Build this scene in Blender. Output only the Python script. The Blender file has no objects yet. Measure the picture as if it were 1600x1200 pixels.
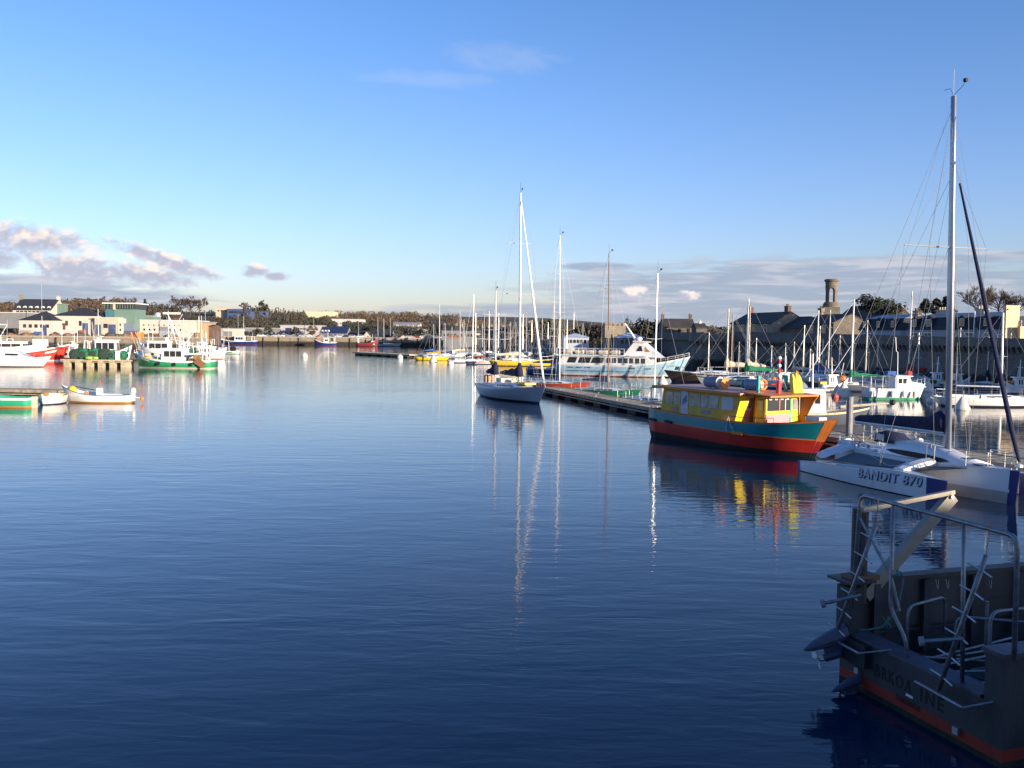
import bpy, math, random
from mathutils import Vector, Matrix
R = math.radians
random.seed(11)
C = bpy.context.scene.collection
# ------------------------------------------------------------------ camera
F, EYE, PITCH, ROLL = 1450.0, 5.6, R(3.0), R(0.6)
CR = Matrix.Rotation(R(90) - PITCH, 3, 'X') @ Matrix.Rotation(ROLL, 3, 'Z')
cam = bpy.data.objects.new('camera', bpy.data.cameras.new('camera'))
C.objects.link(cam); bpy.context.scene.camera = cam
cam.matrix_world = Matrix.Translation((0, 0, EYE)) @ CR.to_4x4()
cam.data.sensor_width = 36.0; cam.data.lens = 36.0 * F / 1600.0
cam.data.clip_start = 0.1; cam.data.clip_end = 12000

# ------------------------------------------------------------------ light
SUN_EL = R(8.0)
SUN_AZ = math.atan2(0.74, -0.67)            # compass style: x = sin, y = cos
sdir = Vector((math.sin(SUN_AZ) * math.cos(SUN_EL), math.cos(SUN_AZ) * math.cos(SUN_EL), math.sin(SUN_EL)))
sl = bpy.data.lights.new('sun', 'SUN'); sl.energy = 5.0; sl.angle = R(0.5); sl.color = (1.0, 0.84, 0.64)
so = bpy.data.objects.new('sun', sl); C.objects.link(so)
so.rotation_euler = (-sdir).to_track_quat('-Z', 'Y').to_euler()
sc = bpy.context.scene
sc.view_settings.view_transform = 'Standard'; sc.view_settings.look = 'None'
sc.view_settings.gamma = 1.0; sc.view_settings.exposure = 0.80
sc.cycles.use_denoising = True
sc.cycles.max_bounces = 6; sc.cycles.diffuse_bounces = 2; sc.cycles.glossy_bounces = 4
sc.cycles.transparent_max_bounces = 6; sc.cycles.caustics_reflective = False; sc.cycles.caustics_refractive = False

wd = bpy.data.worlds.new('World'); sc.world = wd; wd.use_nodes = True
NT = wd.node_tree; NT.nodes.clear()
class G:
    """tiny node helper"""
    def __init__(s, nt): s.nt = nt
    def n(s, t, **k):
        a = s.nt.nodes.new(t)
        for q, v in k.items(): setattr(a, q, v)
        return a
    def put(s, sock, v):
        if isinstance(v, bpy.types.NodeSocket): s.nt.links.new(v, sock)
        elif v is not None: sock.default_value = v
    def m(s, op, a, b=None, c=None, clamp=False):
        n = s.n('ShaderNodeMath', operation=op, use_clamp=clamp)
        s.put(n.inputs[0], a)
        if b is not None: s.put(n.inputs[1], b)
        if c is not None: s.put(n.inputs[2], c)
        return n.outputs[0]
    def mix(s, f, a, b, mode='MIX'):
        n = s.n('ShaderNodeMix', data_type='RGBA', blend_type=mode)
        s.put(n.inputs[0], f)
        for i, v in ((6, a), (7, b)):
            s.put(n.inputs[i], v if isinstance(v, bpy.types.NodeSocket) or len(v) == 4 else (*v, 1))
        return n.outputs[2]
    def ss(s, v, lo, hi, a=0.0, b=1.0):
        n = s.n('ShaderNodeMapRange', interpolation_type='SMOOTHSTEP')
        s.put(n.inputs[0], v); n.inputs[1].default_value = lo; n.inputs[2].default_value = hi
        n.inputs[3].default_value = a; n.inputs[4].default_value = b
        return n.outputs[0]
    def vec(s, x, y, z):
        n = s.n('ShaderNodeCombineXYZ')
        for i, v in enumerate((x, y, z)): s.put(n.inputs[i], v)
        return n.outputs[0]
    def noise(s, v, sc, det=4, rough=.5, dist=0):
        n = s.n('ShaderNodeTexNoise'); s.put(n.inputs['Vector'], v)
        n.inputs['Scale'].default_value = sc; n.inputs['Detail'].default_value = det
        n.inputs['Roughness'].default_value = rough; n.inputs['Distortion'].default_value = dist
        return n.outputs[0]
g = G(NT)
sky = g.n('ShaderNodeTexSky', sky_type='NISHITA', sun_disc=False, sun_elevation=SUN_EL, sun_rotation=SUN_AZ,
          air_density=1.0, dust_density=0.6, ozone_density=3.0, altitude=0)
tc = g.n('ShaderNodeTexCoord').outputs['Generated']
sp = g.n('ShaderNodeSeparateXYZ'); g.put(sp.inputs[0], tc)
az = g.m('MULTIPLY', g.m('ARCTAN2', sp.outputs[0], sp.outputs[1]), 180 / math.pi)      # degrees right of north
el = g.m('MULTIPLY', g.m('ARCSINE', sp.outputs[2]), 180 / math.pi)
def blob(a0, e0, ra, re, slope=0.0):
    da = g.m('DIVIDE', g.m('SUBTRACT', az, a0), ra)
    ee = g.m("SUBTRACT", g.m("ADD", el, .25), g.m('ADD', g.m('MULTIPLY', g.m('SUBTRACT', az, a0), slope), e0))
    de = g.m('DIVIDE', ee, re)
    return g.m('SUBTRACT', 1.0, g.m('ADD', g.m('MULTIPLY', da, da), g.m('MULTIPLY', de, de)))
def mx(l):
    o = l[0]
    for q in l[1:]: o = g.m('MAXIMUM', o, q)
    return o
cum = mx([blob(-28.5, 5.3, 5.2, 1.1, -.06), blob(-31, 4.4, 6, 1.0), blob(-24.8, 3.7, 3.2, .95, -.1), blob(-20.4, 4.3, 3.4, .62, -.3), blob(-22, 3.5, 3.4, .75, -.08),
          blob(-15.5, 3.9, .9, .5), blob(-14.2, 3.6, .9, .3), blob(7.4, 2.9, 1.1, .55), blob(10.6, 2.75, 1.0, .35), blob(-35, 5.0, 4, 1.6)])
def cn(de, det=8):
    v = g.vec(g.m('MULTIPLY', az, 1.0), g.m('MULTIPLY', g.m('ADD', el, de), 1.35), 3.3)
    return g.noise(v, 0.95, det, .6, .2)
n0, l0, l1 = cn(0), cn(0, 2.2), cn(.55, 2.2)
cumh = mx([blob(-28.5, 6.3, 5.2, 1.1, -.06), blob(-31, 5.4, 6, 1.0), blob(-24.8, 4.4, 3.2, .95, -.1), blob(-20.4, 4.9, 3.4, .62, -.3), blob(-22, 4.1, 3.4, .75, -.08), blob(-15.5, 4.4, .9, .5), blob(7.4, 3.2, 1.2, .8), blob(10.6, 3.0, 1.1, .5)])
cd = g.ss(g.m('ADD', g.m('MULTIPLY', cum, .75), g.m('MULTIPLY', g.m('SUBTRACT', n0, .46), 2.3)), .0, .8)
lit = g.ss(g.m('ADD', g.m('MULTIPLY', g.m('SUBTRACT', l0, l1), 2.0), g.m('MULTIPLY', g.m('SUBTRACT', cumh, cum), .42)), -.28, .50)
ccol = g.mix(lit, (.50, .52, .64), (.98, .87, .80))
# stratus banks: low and long
sn = g.noise(g.vec(g.m('MULTIPLY', az, .16), g.m('MULTIPLY', el, 1.5), 7.7), 1.3, 6, .55, .3)
bank = mx([blob(18, 2.9, 20, 2.5, .01), blob(19, 3.2, 16, 2.0, .015), blob(23, 4.6, 7, .45, .03), blob(4, 1.4, 14, 1.1), blob(-27, 2.2, 11, 1.2, -.03), blob(30, 1.4, 10, 2.4), blob(31, 4.9, 5, .3), blob(5, 4.5, 3, .35), blob(9, 1.2, 30, .8)])
sd = g.m('MULTIPLY', g.ss(g.m('ADD', g.m('MULTIPLY', bank, 1.15), g.m('MULTIPLY', g.m('SUBTRACT', sn, .5), 2.4)), .08, .75), .90)
scol = g.mix(g.ss(sn, .45, .68), (.35, .42, .55), (.58, .59, .67))
wn = g.noise(g.vec(g.m('MULTIPLY', az, .3), g.m('MULTIPLY', el, .9), 1.7), 1.0, 7, .65, .6)
wsp = g.m('MULTIPLY', g.ss(g.m('ADD', g.m('MULTIPLY', mx([blob(-.8, 16.6, 4.5, 1.1, -.04), blob(-5, 15.3, 5, .7)]), .5), g.m('SUBTRACT', wn, .42)), .12, .62), .17)
SKY_K = 0.137
# look of the air low down: Nishita tinted, then clouds laid over it
hsv = g.n('ShaderNodeHueSaturation'); hsv.inputs['Saturation'].default_value = .97
g.put(hsv.inputs['Color'], sky.outputs[0])
tint = g.mix(g.ss(el, 24.0, 60.0), g.mix(g.ss(el, 1.0, 26.0), (1.10, 1.0, 1.30), (.66, .87, 1.20)), (.30, .60, 1.05))
skc = g.mix(1.0, hsv.outputs[0], tint, 'MULTIPLY')
def lay(base, f, col, k=1.0):
    return g.mix(f, base, g.mix(1.0, col, (k / SKY_K,) * 3, 'MULTIPLY'))
c1 = lay(skc, sd, scol, .62)
c2 = lay(c1, cd, ccol, .62)
c3 = lay(c2, wsp, (.66, .68, .78, 1), .62)
up = g.m('GREATER_THAN', el, -2.0)
c4 = g.mix(up, (0.3, .4, .5), c3)
bg = g.n('ShaderNodeBackground'); g.put(bg.inputs[0], c4); bg.inputs[1].default_value = SKY_K
wo = g.n('ShaderNodeOutputWorld'); NT.links.new(bg.outputs[0], wo.inputs[0])

# ------------------------------------------------------------------ pixel <-> world
def ray(px, py):
    return CR @ Vector(((px - 800) / F, -(py - 600) / F, -1.0))
def gp(px, py, z=0.0):
    r = ray(px, py); t = (z - EYE) / r.z
    return Vector((r.x * t, r.y * t, z))
def pt(px, py, d):
    r = ray(px, py); t = d / r.y
    return Vector((r.x * t, d, EYE + r.z * t))
def zat(px, py, d): return pt(px, py, d).z

# ------------------------------------------------------------------ mesh builder
class MB:
    def __init__(s): s.v, s.f, s.k = [], [], []
    def add(s, vs, fs, k=0):
        o = len(s.v); s.v += [tuple(q) for q in vs]
        for q in fs: s.f.append(tuple(i + o for i in q)); s.k.append(k)
    def box(s, x0, x1, y0, y1, z0, z1, k=0):
        s.add([(x0,y0,z0),(x1,y0,z0),(x1,y1,z0),(x0,y1,z0),(x0,y0,z1),(x1,y0,z1),(x1,y1,z1),(x0,y1,z1)],
              [(0,3,2,1),(4,5,6,7),(0,1,5,4),(1,2,6,5),(2,3,7,6),(3,0,4,7)], k); return s
    def cbox(s, c, e, k=0):
        return s.box(c[0]-e[0]/2, c[0]+e[0]/2, c[1]-e[1]/2, c[1]+e[1]/2, c[2]-e[2]/2, c[2]+e[2]/2, k)
    def tube(s, pts, r, n=6, k=0, cap=True):
        pts = [Vector(p) for p in pts]; m = len(pts); rr = r if isinstance(r, (list, tuple)) else [r] * m
        vs = []; up = None
        for i, p in enumerate(pts):
            d = (pts[min(i+1, m-1)] - pts[max(i-1, 0)])
            d = d.normalized() if d.length > 1e-9 else Vector((0,0,1))
            if up is None:
                up = Vector((0,0,1)) if abs(d.z) < .9 else Vector((1,0,0))
            a = d.cross(up); a = a.normalized() if a.length > 1e-6 else d.orthogonal().normalized()
            b = a.cross(d).normalized(); up = b
            for j in range(n):
                t = 2*math.pi*j/n
                vs.append(p + (a*math.cos(t) + b*math.sin(t)) * rr[i])
        fs = [(i*n+j, i*n+(j+1)%n, (i+1)*n+(j+1)%n, (i+1)*n+j) for i in range(m-1) for j in range(n)]
        if cap: fs += [tuple(range(n-1,-1,-1)), tuple(range((m-1)*n, m*n))]
        s.add(vs, fs, k); return s
    def prism(s, poly, y0, y1, k=0):                      # poly in x,z extruded along y
        n = len(poly)
        s.add([(x, y0, z) for x, z in poly] + [(x, y1, z) for x, z in poly],
              [tuple(range(n)), tuple(range(2*n-1, n-1, -1))] + [(i, i+n, (i+1)%n+n, (i+1)%n) for i in range(n)], k); return s
    def plate(s, poly, z0, z1, k=0):                      # poly in x,y extruded along z
        n = len(poly)
        s.add([(x, y, z0) for x, y in poly] + [(x, y, z1) for x, y in poly],
              [tuple(range(n-1,-1,-1)), tuple(range(n, 2*n))] + [(i, (i+1)%n, (i+1)%n+n, i+n) for i in range(n)], k); return s
    def loft(s, secs, k=0, close=False, cap=True):
        n = len(secs[0]); vs = [p for q in secs for p in q]
        e = n if close else n-1
        fs = [(i*n+j, i*n+(j+1)%n, (i+1)*n+(j+1)%n, (i+1)*n+j) for i in range(len(secs)-1) for j in range(e)]
        if cap and close: fs += [tuple(range(n-1,-1,-1)), tuple(range((len(secs)-1)*n, len(secs)*n))]
        s.add(vs, fs, k); return s
    def lathe(s, c, prof, n=12, axis='z', k=0):
        secs = []
        for r, h in prof:
            q = []
            for j in range(n):
                t = 2*math.pi*j/n; a, b = r*math.cos(t), r*math.sin(t)
                q.append((c[0]+a, c[1]+b, c[2]+h) if axis == 'z' else (c[0]+h, c[1]+a, c[2]+b) if axis == 'x' else (c[0]+b, c[1]+h, c[2]+a))
            secs.append(q)
        return s.loft(secs, k, True, True)
    def ball(s, c, r, n=10, m=6, k=0, sz=1.0):
        return s.lathe(c, [(max(r*math.sin(math.pi*i/m), r*.02), -r*sz*math.cos(math.pi*i/m)) for i in range(m+1)], n, 'z', k)
    def build(s, name, mats, parent=None, smooth=False, loc=None, rz=0.0):
        me = bpy.data.meshes.new(name); me.from_pydata(s.v, [], s.f)
        for q in (mats if isinstance(mats, (list, tuple)) else [mats]): me.materials.append(q)
        me.polygons.foreach_set('material_index', s.k)
        if smooth: me.polygons.foreach_set('use_smooth', [True]*len(s.f))
        me.update()
        o = bpy.data.objects.new(name, me); C.objects.link(o)
        if parent is not None: o.parent = parent
        if loc is not None: o.location = loc
        o.rotation_euler.z = rz
        return o
def tag(o, label=None, cat=None, group=None, kind=None):
    for q, v in (('label', label), ('category', cat), ('group', group), ('kind', kind)):
        if v: o[q] = v
    return o
def thing(name, label, cat, loc=(0,0,0), rz=0.0, group=None):
    o = bpy.data.objects.new(name, None); C.objects.link(o); o.empty_display_size = .3
    o.location = loc; o.rotation_euler.z = rz
    return tag(o, label, cat, group)
def copy_tree(o, parent=None):
    c = o.copy(); C.objects.link(c)
    if parent is not None: c.parent = parent
    for ch in o.children: copy_tree(ch, c)
    return c
def bar(a, b, r, n=6): return MB().tube([a, b], r, n)

# ------------------------------------------------------------------ materials
_mc = {}
def mat(key, col=(.5,.5,.5), rough=.5, metal=0.0, var=.12, scale=2.0, bump=0.0, stretch=(1,1,1), dirt=None, coat=0.0, spec=.5, trans=0.0, emit=0.0):
    if key in _mc: return _mc[key]
    m = bpy.data.materials.new(key); m.use_nodes = True; nt = m.node_tree; q = G(nt)
    b = nt.nodes['Principled BSDF']
    b.inputs['Roughness'].default_value = rough; b.inputs['Metallic'].default_value = metal
    b.inputs['Coat Weight'].default_value = coat; b.inputs['Specular IOR Level'].default_value = spec
    mp = q.n('ShaderNodeMapping'); q.put(mp.inputs[0], q.n('ShaderNodeTexCoord').outputs['Object']); mp.inputs['Scale'].default_value = stretch
    nz = q.noise(mp.outputs[0], scale, 6, .62)
    cc = q.mix(q.ss(nz, .3, .7), tuple(max(0, c*(1-var)) for c in col), tuple(min(1, c*(1+var)) for c in col))
    if dirt:
        nz2 = q.noise(mp.outputs[0], scale*2.7, 7, .7)
        cc = q.mix(q.ss(nz2, .52, .72, 0, dirt[3] if len(dirt) > 3 else .6), cc, dirt[:3])
    q.put(b.inputs['Base Color'], cc)
    if bump:
        bn = q.n('ShaderNodeBump'); bn.inputs['Strength'].default_value = bump; bn.inputs['Distance'].default_value = .05
        q.put(bn.inputs['Height'], q.noise(mp.outputs[0], scale*5, 6, .6)); q.put(b.inputs['Normal'], bn.outputs[0])
    _mc[key] = m; return m
def brickmat(key, c1, c2, mortar, sx=1.0, sy=1.0, ms=.02, rough=.9, coords='Object', bump=.4, row=.25, bw=.5, dirt=None, vert=True):
    if key in _mc: return _mc[key]
    m = bpy.data.materials.new(key); m.use_nodes = True; nt = m.node_tree; q = G(nt)
    b = nt.nodes['Principled BSDF']; b.inputs['Roughness'].default_value = rough
    co = q.n('ShaderNodeTexCoord').outputs['Object']; s_ = q.n('ShaderNodeSeparateXYZ'); q.put(s_.inputs[0], co)
    v = q.vec(q.m('ADD', s_.outputs[0], s_.outputs[1]), s_.outputs[2] if vert else s_.outputs[1], 0.0)
    br = q.n('ShaderNodeTexBrick'); q.put(br.inputs['Vector'], v); br.inputs['Scale'].default_value = sx
    br.inputs['Color1'].default_value = (*c1, 1); br.inputs['Color2'].default_value = (*c2, 1); br.inputs['Mortar'].default_value = (*mortar, 1)
    br.inputs['Mortar Size'].default_value = ms; br.inputs['Row Height'].default_value = row; br.inputs['Brick Width'].default_value = bw
    nz = q.noise(co, .35, 6, .65); nf = q.noise(co, 3.0, 6, .7)
    cc = q.mix(q.ss(nz, .35, .68, 0, .55), br.outputs['Color'], tuple(c*.55 for c in c1))
    cc = q.mix(q.ss(nf, .5, .75, 0, .5), cc, tuple(c*1.35 for c in c2))
    if dirt:                                             # weed and damp near the waterline
        lv = q.m('ADD', s_.outputs[2], q.m('MULTIPLY', q.m('SUBTRACT', nf, .5), dirt[3]*.9))
        cc = q.mix(q.ss(lv, dirt[3]*.75, dirt[3]*1.15, 1, 0), cc, dirt[:3])
    q.put(b.inputs['Base Color'], cc)
    bn = q.n('ShaderNodeBump'); bn.inputs['Strength'].default_value = bump; bn.inputs['Distance'].default_value = .04
    q.put(bn.inputs['Height'], q.m('ADD', q.m('MULTIPLY', br.outputs['Fac'], -1.0), nf)); q.put(b.inputs['Normal'], bn.outputs[0])
    _mc[key] = m; return m
WHITE = mat('white_gelcoat', (.80,.79,.76), .28, var=.04, scale=.8, coat=.3, dirt=(.55,.5,.42,.25))
CREAM = mat('cream_paint', (.72,.62,.42), .45, var=.07)
GREYW = mat('pale_grey_paint', (.55,.57,.60), .35, var=.05, coat=.2)
NAVY = mat('navy_canvas', (.012,.016,.055), .85, var=.3, scale=5, bump=.6)
BLACK = mat('black_rubber', (.015,.015,.016), .7, var=.3)
GLASS = mat('dark_glass', (.02,.025,.03), .08, var=.2, spec=.9)
ALU = mat('aluminium_mast', (.72,.70,.66), .35, metal=.35, var=.06)
STEEL = mat('galvanised_steel', (.42,.43,.45), .42, metal=.7, var=.2, scale=6, bump=.15)
WIRE = mat('rigging_wire', (.55,.54,.52), .4, metal=.5)
WIREF = mat('far_rigging_wire', (.30,.29,.28), .5, metal=.3)
WOOD = mat('varnished_wood', (.30,.15,.06), .4, var=.3, scale=3, stretch=(1,6,6))
TEAK = mat('teak_deck', (.33,.24,.15), .75, var=.25, scale=4, stretch=(1,9,1))
PLANK = mat('weathered_planks', (.33,.285,.21), .88, var=.35, scale=2.2, stretch=(1,5,1), bump=.4, dirt=(.10,.10,.07,.5))
RED = mat('red_antifouling', (.36,.05,.03), .6, var=.2)
ORANGE = mat('orange_paint', (.85,.22,.03), .4, var=.1)
GREENC = mat('green_canvas', (.015,.20,.10), .85, var=.25, scale=4, bump=.5)
BLUEC = mat('blue_canvas', (.03,.10,.33), .8, var=.2, bump=.4)
GREYC = mat('grey_canvas', (.20,.21,.25), .85, var=.2, bump=.5)
ROPE = mat('pale_rope', (.55,.50,.42), .9, var=.2, scale=12)
YELLOW = mat('yellow_hull_paint', (.85,.55,.02), .4, var=.06)
# ================================================================== water
def water_mat():
    m = bpy.data.materials.new('harbour_water'); m.use_nodes = True; nt = m.node_tree; q = G(nt)
    b = nt.nodes['Principled BSDF']
    b.inputs['Base Color'].default_value = (.004, .021, .052, 1); b.inputs['Roughness'].default_value = .02
    b.inputs['IOR'].default_value = 1.333; b.inputs['Specular IOR Level'].default_value = .5
    co = q.n('ShaderNodeTexCoord').outputs['Object']
    def mp(sx, sy, rot=0.0):
        n = q.n('ShaderNodeMapping'); q.put(n.inputs[0], co); n.inputs['Scale'].default_value = (sx, sy, 1); n.inputs['Rotation'].default_value = (0, 0, rot); return n.outputs[0]
    swell = q.m('MULTIPLY', q.m('ADD', q.noise(mp(.34, .9, R(12)), 1.0, 2, .45, .8), q.noise(mp(.27, .8, R(-15)), 1.0, 2, .45, .8)), .55)          # long low undulation
    rip = q.noise(mp(1.1, 3.8, R(-5)), 1.0, 3, .5, .8)            # ripples, crests across the view
    fine = q.noise(mp(3.0, 7.0, R(8)), 1.0, 3, .55, .4)
    patch = q.ss(q.noise(mp(.008, .035, R(3)), 1.0, 4, .55), .42, .62)   # breeze patches
    near = q.ss(q.noise(mp(.05, .10), 1.0, 3, .5), .35, .65)
    h = q.m('ADD', q.m('MULTIPLY', swell, .026), q.m('MULTIPLY', rip, q.m('ADD', .0048, q.m('MULTIPLY', near, .0050))))
    h = q.m('ADD', h, q.m('MULTIPLY', fine, q.m('ADD', .0008, q.m('MULTIPLY', patch, .0015))))
    bn = q.n('ShaderNodeBump'); bn.inputs['Strength'].default_value = .8; bn.inputs['Distance'].default_value = 1.0
    q.put(bn.inputs['Height'], h); q.put(b.inputs['Normal'], bn.outputs[0])
    return m
w = MB(); w.add([(-3000,-60,0),(3000,-60,0),(3000,5000,0),(-3000,5000,0)], [(0,1,2,3)])
tag(w.build('water', water_mat()), kind='structure')

# ================================================================== ground
YQ = 430.0                                              # line of the far quay
XL = pt(322, 540, 290).x                                 # east end of the left-hand quay
GRASS = mat('rough_ground', (.075,.070,.045), .95, var=.35, scale=.06)
ASPH = mat('quay_asphalt', (.11,.10,.095), .9, var=.3, scale=.4)
def land_h(x, y):
    t = max(0.0, min(1.0, (y - 455) / 240.0)); t = t*t*(3-2*t)
    side = 1.0 if x < -40 else max(.35, 1.0 - (x + 40) / 260.0)
    return 3.6 + t * (17.0 * side + 2.5*math.sin(x*.013) + 1.5*math.sin(x*.031+1))
s = MB(); nx, ny = 60, 26
xs = [-620 + 1240*i/nx for i in range(nx+1)]; ys = [YQ+1 + (620)*(j/ny)**1.4 for j in range(ny+1)]
s.add([(x, y, land_h(x, y)) for y in ys for x in xs], [(j*(nx+1)+i, j*(nx+1)+i+1, (j+1)*(nx+1)+i+1, (j+1)*(nx+1)+i) for j in range(ny) for i in range(nx)])
tag(s.build('hills', GRASS, smooth=True), kind='structure')
s = MB(); s.plate([(-620,291),(XL,291),(XL*1.47,429),(XL*1.47,432),(-620,432)], -2, 3.6); tag(s.build('ground', ASPH), kind='structure')
s = MB(); s.box(-3000, 3000, 1040, 1060, -2, 3); s.add([(-3000,1045,8),(3000,1045,8),(3000,4800,14),(-3000,4800,14)], [(0,1,2,3)])
tag(s.build('terrain', GRASS), kind='structure')
QSTONE = brickmat('quay_stone', (.27,.22,.16), (.33,.27,.19), (.12,.10,.08), 1.0, ms=.03, row=.6, bw=1.4, dirt=(.035,.03,.022,1.9))
def quay(label, x0, x1, y, top, px_piles, grp):
    t = thing('quay_wall', label, 'quay wall', ((x0+x1)/2, y, 0))
    h = (x1-x0)/2
    b = MB(); b.box(-h, h, 0, 1.0, -2, top); b.build('wall_face', QSTONE, t)
    b = MB(); b.box(-h, h, -.15, 1.05, top+.004, top+.35); b.build('coping', mat('coping_stone', (.38,.34,.28), .85, var=.15), t)
    for i in range(px_piles):
        x = -h + (i+.5)*2*h/px_piles + random.uniform(-.6,.6)
        MB().tube([(x, -.4, -1.5), (x, -.35, top-.1)], .22, 6).build('pile', mat('tarred_timber', (.03,.025,.02), .8, var=.3), t)
    return t
quay('long stone quay wall with tarred fender piles along the far shore', -232, 250, YQ, 3.6, 60, None)
quay('pale stone quay wall behind the moored fishing boats at left', -420, XL, 290, 3.6, 24, None)

# ================================================================== buildings
SLATE = brickmat('blue_slate_roof', (.028,.032,.045), (.045,.05,.066), (.02,.02,.03), 1.0, ms=.02, row=.35, bw=.5, rough=.85, bump=.3)
OLDSLATE = brickmat('brown_slate_roof', (.05,.045,.045), (.075,.065,.06), (.03,.03,.03), 1.0, ms=.02, row=.35, bw=.5, rough=.8, bump=.3)
RENDER_W = mat('white_render', (.52,.49,.43), .85, var=.06, scale=.5, dirt=(.45,.42,.36,.4))
RENDER_C = mat('cream_render', (.50,.44,.33), .85, var=.08, scale=.5)
RENDER_G = mat('grey_render', (.20,.205,.215), .85, var=.08, scale=.5)
STONE = brickmat('granite_rubble', (.12,.105,.085), (.17,.145,.115), (.13,.11,.09), 1.0, ms=.04, row=.35, bw=.7)
GREENB = mat('pale_green_cladding', (.14,.22,.18), .5, var=.06, scale=.5)
BLUEB = mat('blue_cladding', (.05,.08,.18), .5, var=.1, scale=.5)
TRIM = mat('white_trim', (.75,.74,.70), .5, var=.03)
BRICK = mat('red_brick_chimney', (.13,.075,.055), .9, var=.25, scale=3)
STONEC = mat('chimney_stone', (.24,.20,.16), .9, var=.2, scale=2)
def house(label, w, dp, eave, ridge, wall, roof, loc, rz=0.0, kind='gable', chim=(), wins=(), dorm=(), doors=(), cat='house', name='house', frame=False, group=None, z0=-3.0, over=.35, wm=GLASS):
    """front face on local y=0 looking to -y; x from 0 to w; z relative to loc.z"""
    t = thing(name, label, cat, loc, rz, group)
    b = MB()
    if kind == 'gable':
        b.box(0, w, 0, dp, z0, eave); b.add([(0,0,eave),(0,dp,eave),(0,dp/2,ridge),(w,0,eave),(w,dp,eave),(w,dp/2,ridge)], [(0,2,1),(3,4,5),(0,3,5,2),(1,2,5,4)])
        r = MB(); th = .18
        for y0, y1 in ((-over, dp/2), (dp+over, dp/2)):
            zz = eave - over*(ridge-eave)/(dp/2)
            r.add([(-.1,y0,zz+.02),(w+.1,y0,zz+.02),(w+.1,y1,ridge+.02),(-.1,y1,ridge+.02),(-.1,y0,zz+th),(w+.1,y0,zz+th),(w+.1,y1,ridge+th),(-.1,y1,ridge+th)], [(0,1,2,3),(4,7,6,5),(0,4,5,1),(1,5,6,2),(3,7,4,0),(2,6,7,3)])
    elif kind == 'front':                                # gable faces the viewer
        b.box(0, w, 0, dp, z0, eave); b.add([(0,0,eave),(w,0,eave),(w/2,0,ridge),(0,dp,eave),(w,dp,eave),(w/2,dp,ridge)], [(0,1,2),(3,5,4),(0,2,5,3),(1,4,5,2)])
        r = MB(); th = .18
        for x0, x1 in ((-over, w/2), (w+over, w/2)):
            zz = eave - over*(ridge-eave)/(w/2)
            r.add([(x0,-.2,zz+.02),(x1,-.2,ridge+.02),(x1,dp,ridge+.02),(x0,dp,zz+.02),(x0,-.2,zz+th),(x1,-.2,ridge+th),(x1,dp,ridge+th),(x0,dp,zz+th)], [(0,1,2,3),(4,7,6,5),(0,4,5,1),(1,5,6,2),(3,7,4,0),(2,6,7,3)])
    elif kind == 'hip':
        b.box(0, w, 0, dp, z0, eave); k = min(dp/2, w/2*.9); r = MB(); o = over
        r.add([(-o,-o,eave+.01),(w+o,-o,eave+.01),(w+o,dp+o,eave+.01),(-o,dp+o,eave+.01),(k,dp/2,ridge),(w-k,dp/2,ridge)], [(0,1,5,4),(1,2,5),(2,3,4,5),(3,0,4),(0,3,2,1)])
    elif kind == 'mansard':
        b.box(0, w, 0, dp, z0, eave); r = MB(); m_ = eave + (ridge-eave)*.72; i = .55
        r.add([(-.15,-.2,eave+.01),(w+.15,-.2,eave+.01),(w+.15,dp,eave+.01),(-.15,dp,eave+.01),(.1,i,m_),(w-.1,i,m_),(w-.1,dp-i,m_),(.1,dp-i,m_),(1,dp/2,ridge),(w-1,dp/2,ridge)],
              [(0,1,5,4),(1,2,6,5),(2,3,7,6),(3,0,4,7),])
        r.add([(.1,i,m_+.003),(w-.1,i,m_+.003),(w-.1,dp-i,m_+.003),(.1,dp-i,m_+.003),(1,dp/2,ridge),(w-1,dp/2,ridge)], [(0,1,5,4),(1,2,5),(2,3,4,5),(3,0,4)], 1)
    else:
        b.box(0, w, 0, dp, z0, eave); r = MB(); r.box(-over, w+over, -over, dp+over, eave+.004, ridge)
    b.build('wall', wall, t); ro = r.build('roof', [roof, mat('painted_sky_sheen', (.30,.33,.38), .55, metal=.2, var=.12, scale=1.5)], t)  # second slot: sky reflection painted as a pale upper mansard slope
    for cx, cy, cw, ch, cm in chim:
        c = MB(); zt = ridge + ch; c.box(cx-cw/2, cx+cw/2, cy-.35, cy+.35, eave, zt); c.box(cx-cw/2-.08, cx+cw/2+.08, cy-.43, cy+.43, zt, zt+.15)
        for p in range(max(1, int(cw/.5))):
            c.tube([(cx-cw/2+.25+p*.5, cy, zt+.1), (cx-cw/2+.25+p*.5, cy, zt+.55)], .12, 6)
        c.build('chimney', cm, ro)
    for (x, z, ww, hh) in wins:
        if frame:
            f = MB(); f.box(x-ww/2-.12, x+ww/2+.12, -.06, .02, z-hh/2-.12, z+hh/2+.12); fo = f.build('window', TRIM, t)
            MB().box(x-ww/2, x+ww/2, -.085, -.06, z-hh/2, z+hh/2).build('pane', wm, fo)
            k = MB(); k.box(x-.04, x+.04, -.11, -.086, z-hh/2, z+hh/2); k.box(x-ww/2, x-.05, -.108, -.088, z+.1, z+.17); k.box(x+.05, x+ww/2, -.108, -.088, z+.1, z+.17); k.build('glazing_bar', TRIM, fo)
        else:
            MB().box(x-ww/2, x+ww/2, -.06, .02, z-hh/2, z+hh/2).build('window', wm, t)
    for (x, ww, hh, dm) in doors:
        MB().box(x-ww/2, x+ww/2, -.07, .02, -1, hh).build('door', dm, t)
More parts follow.
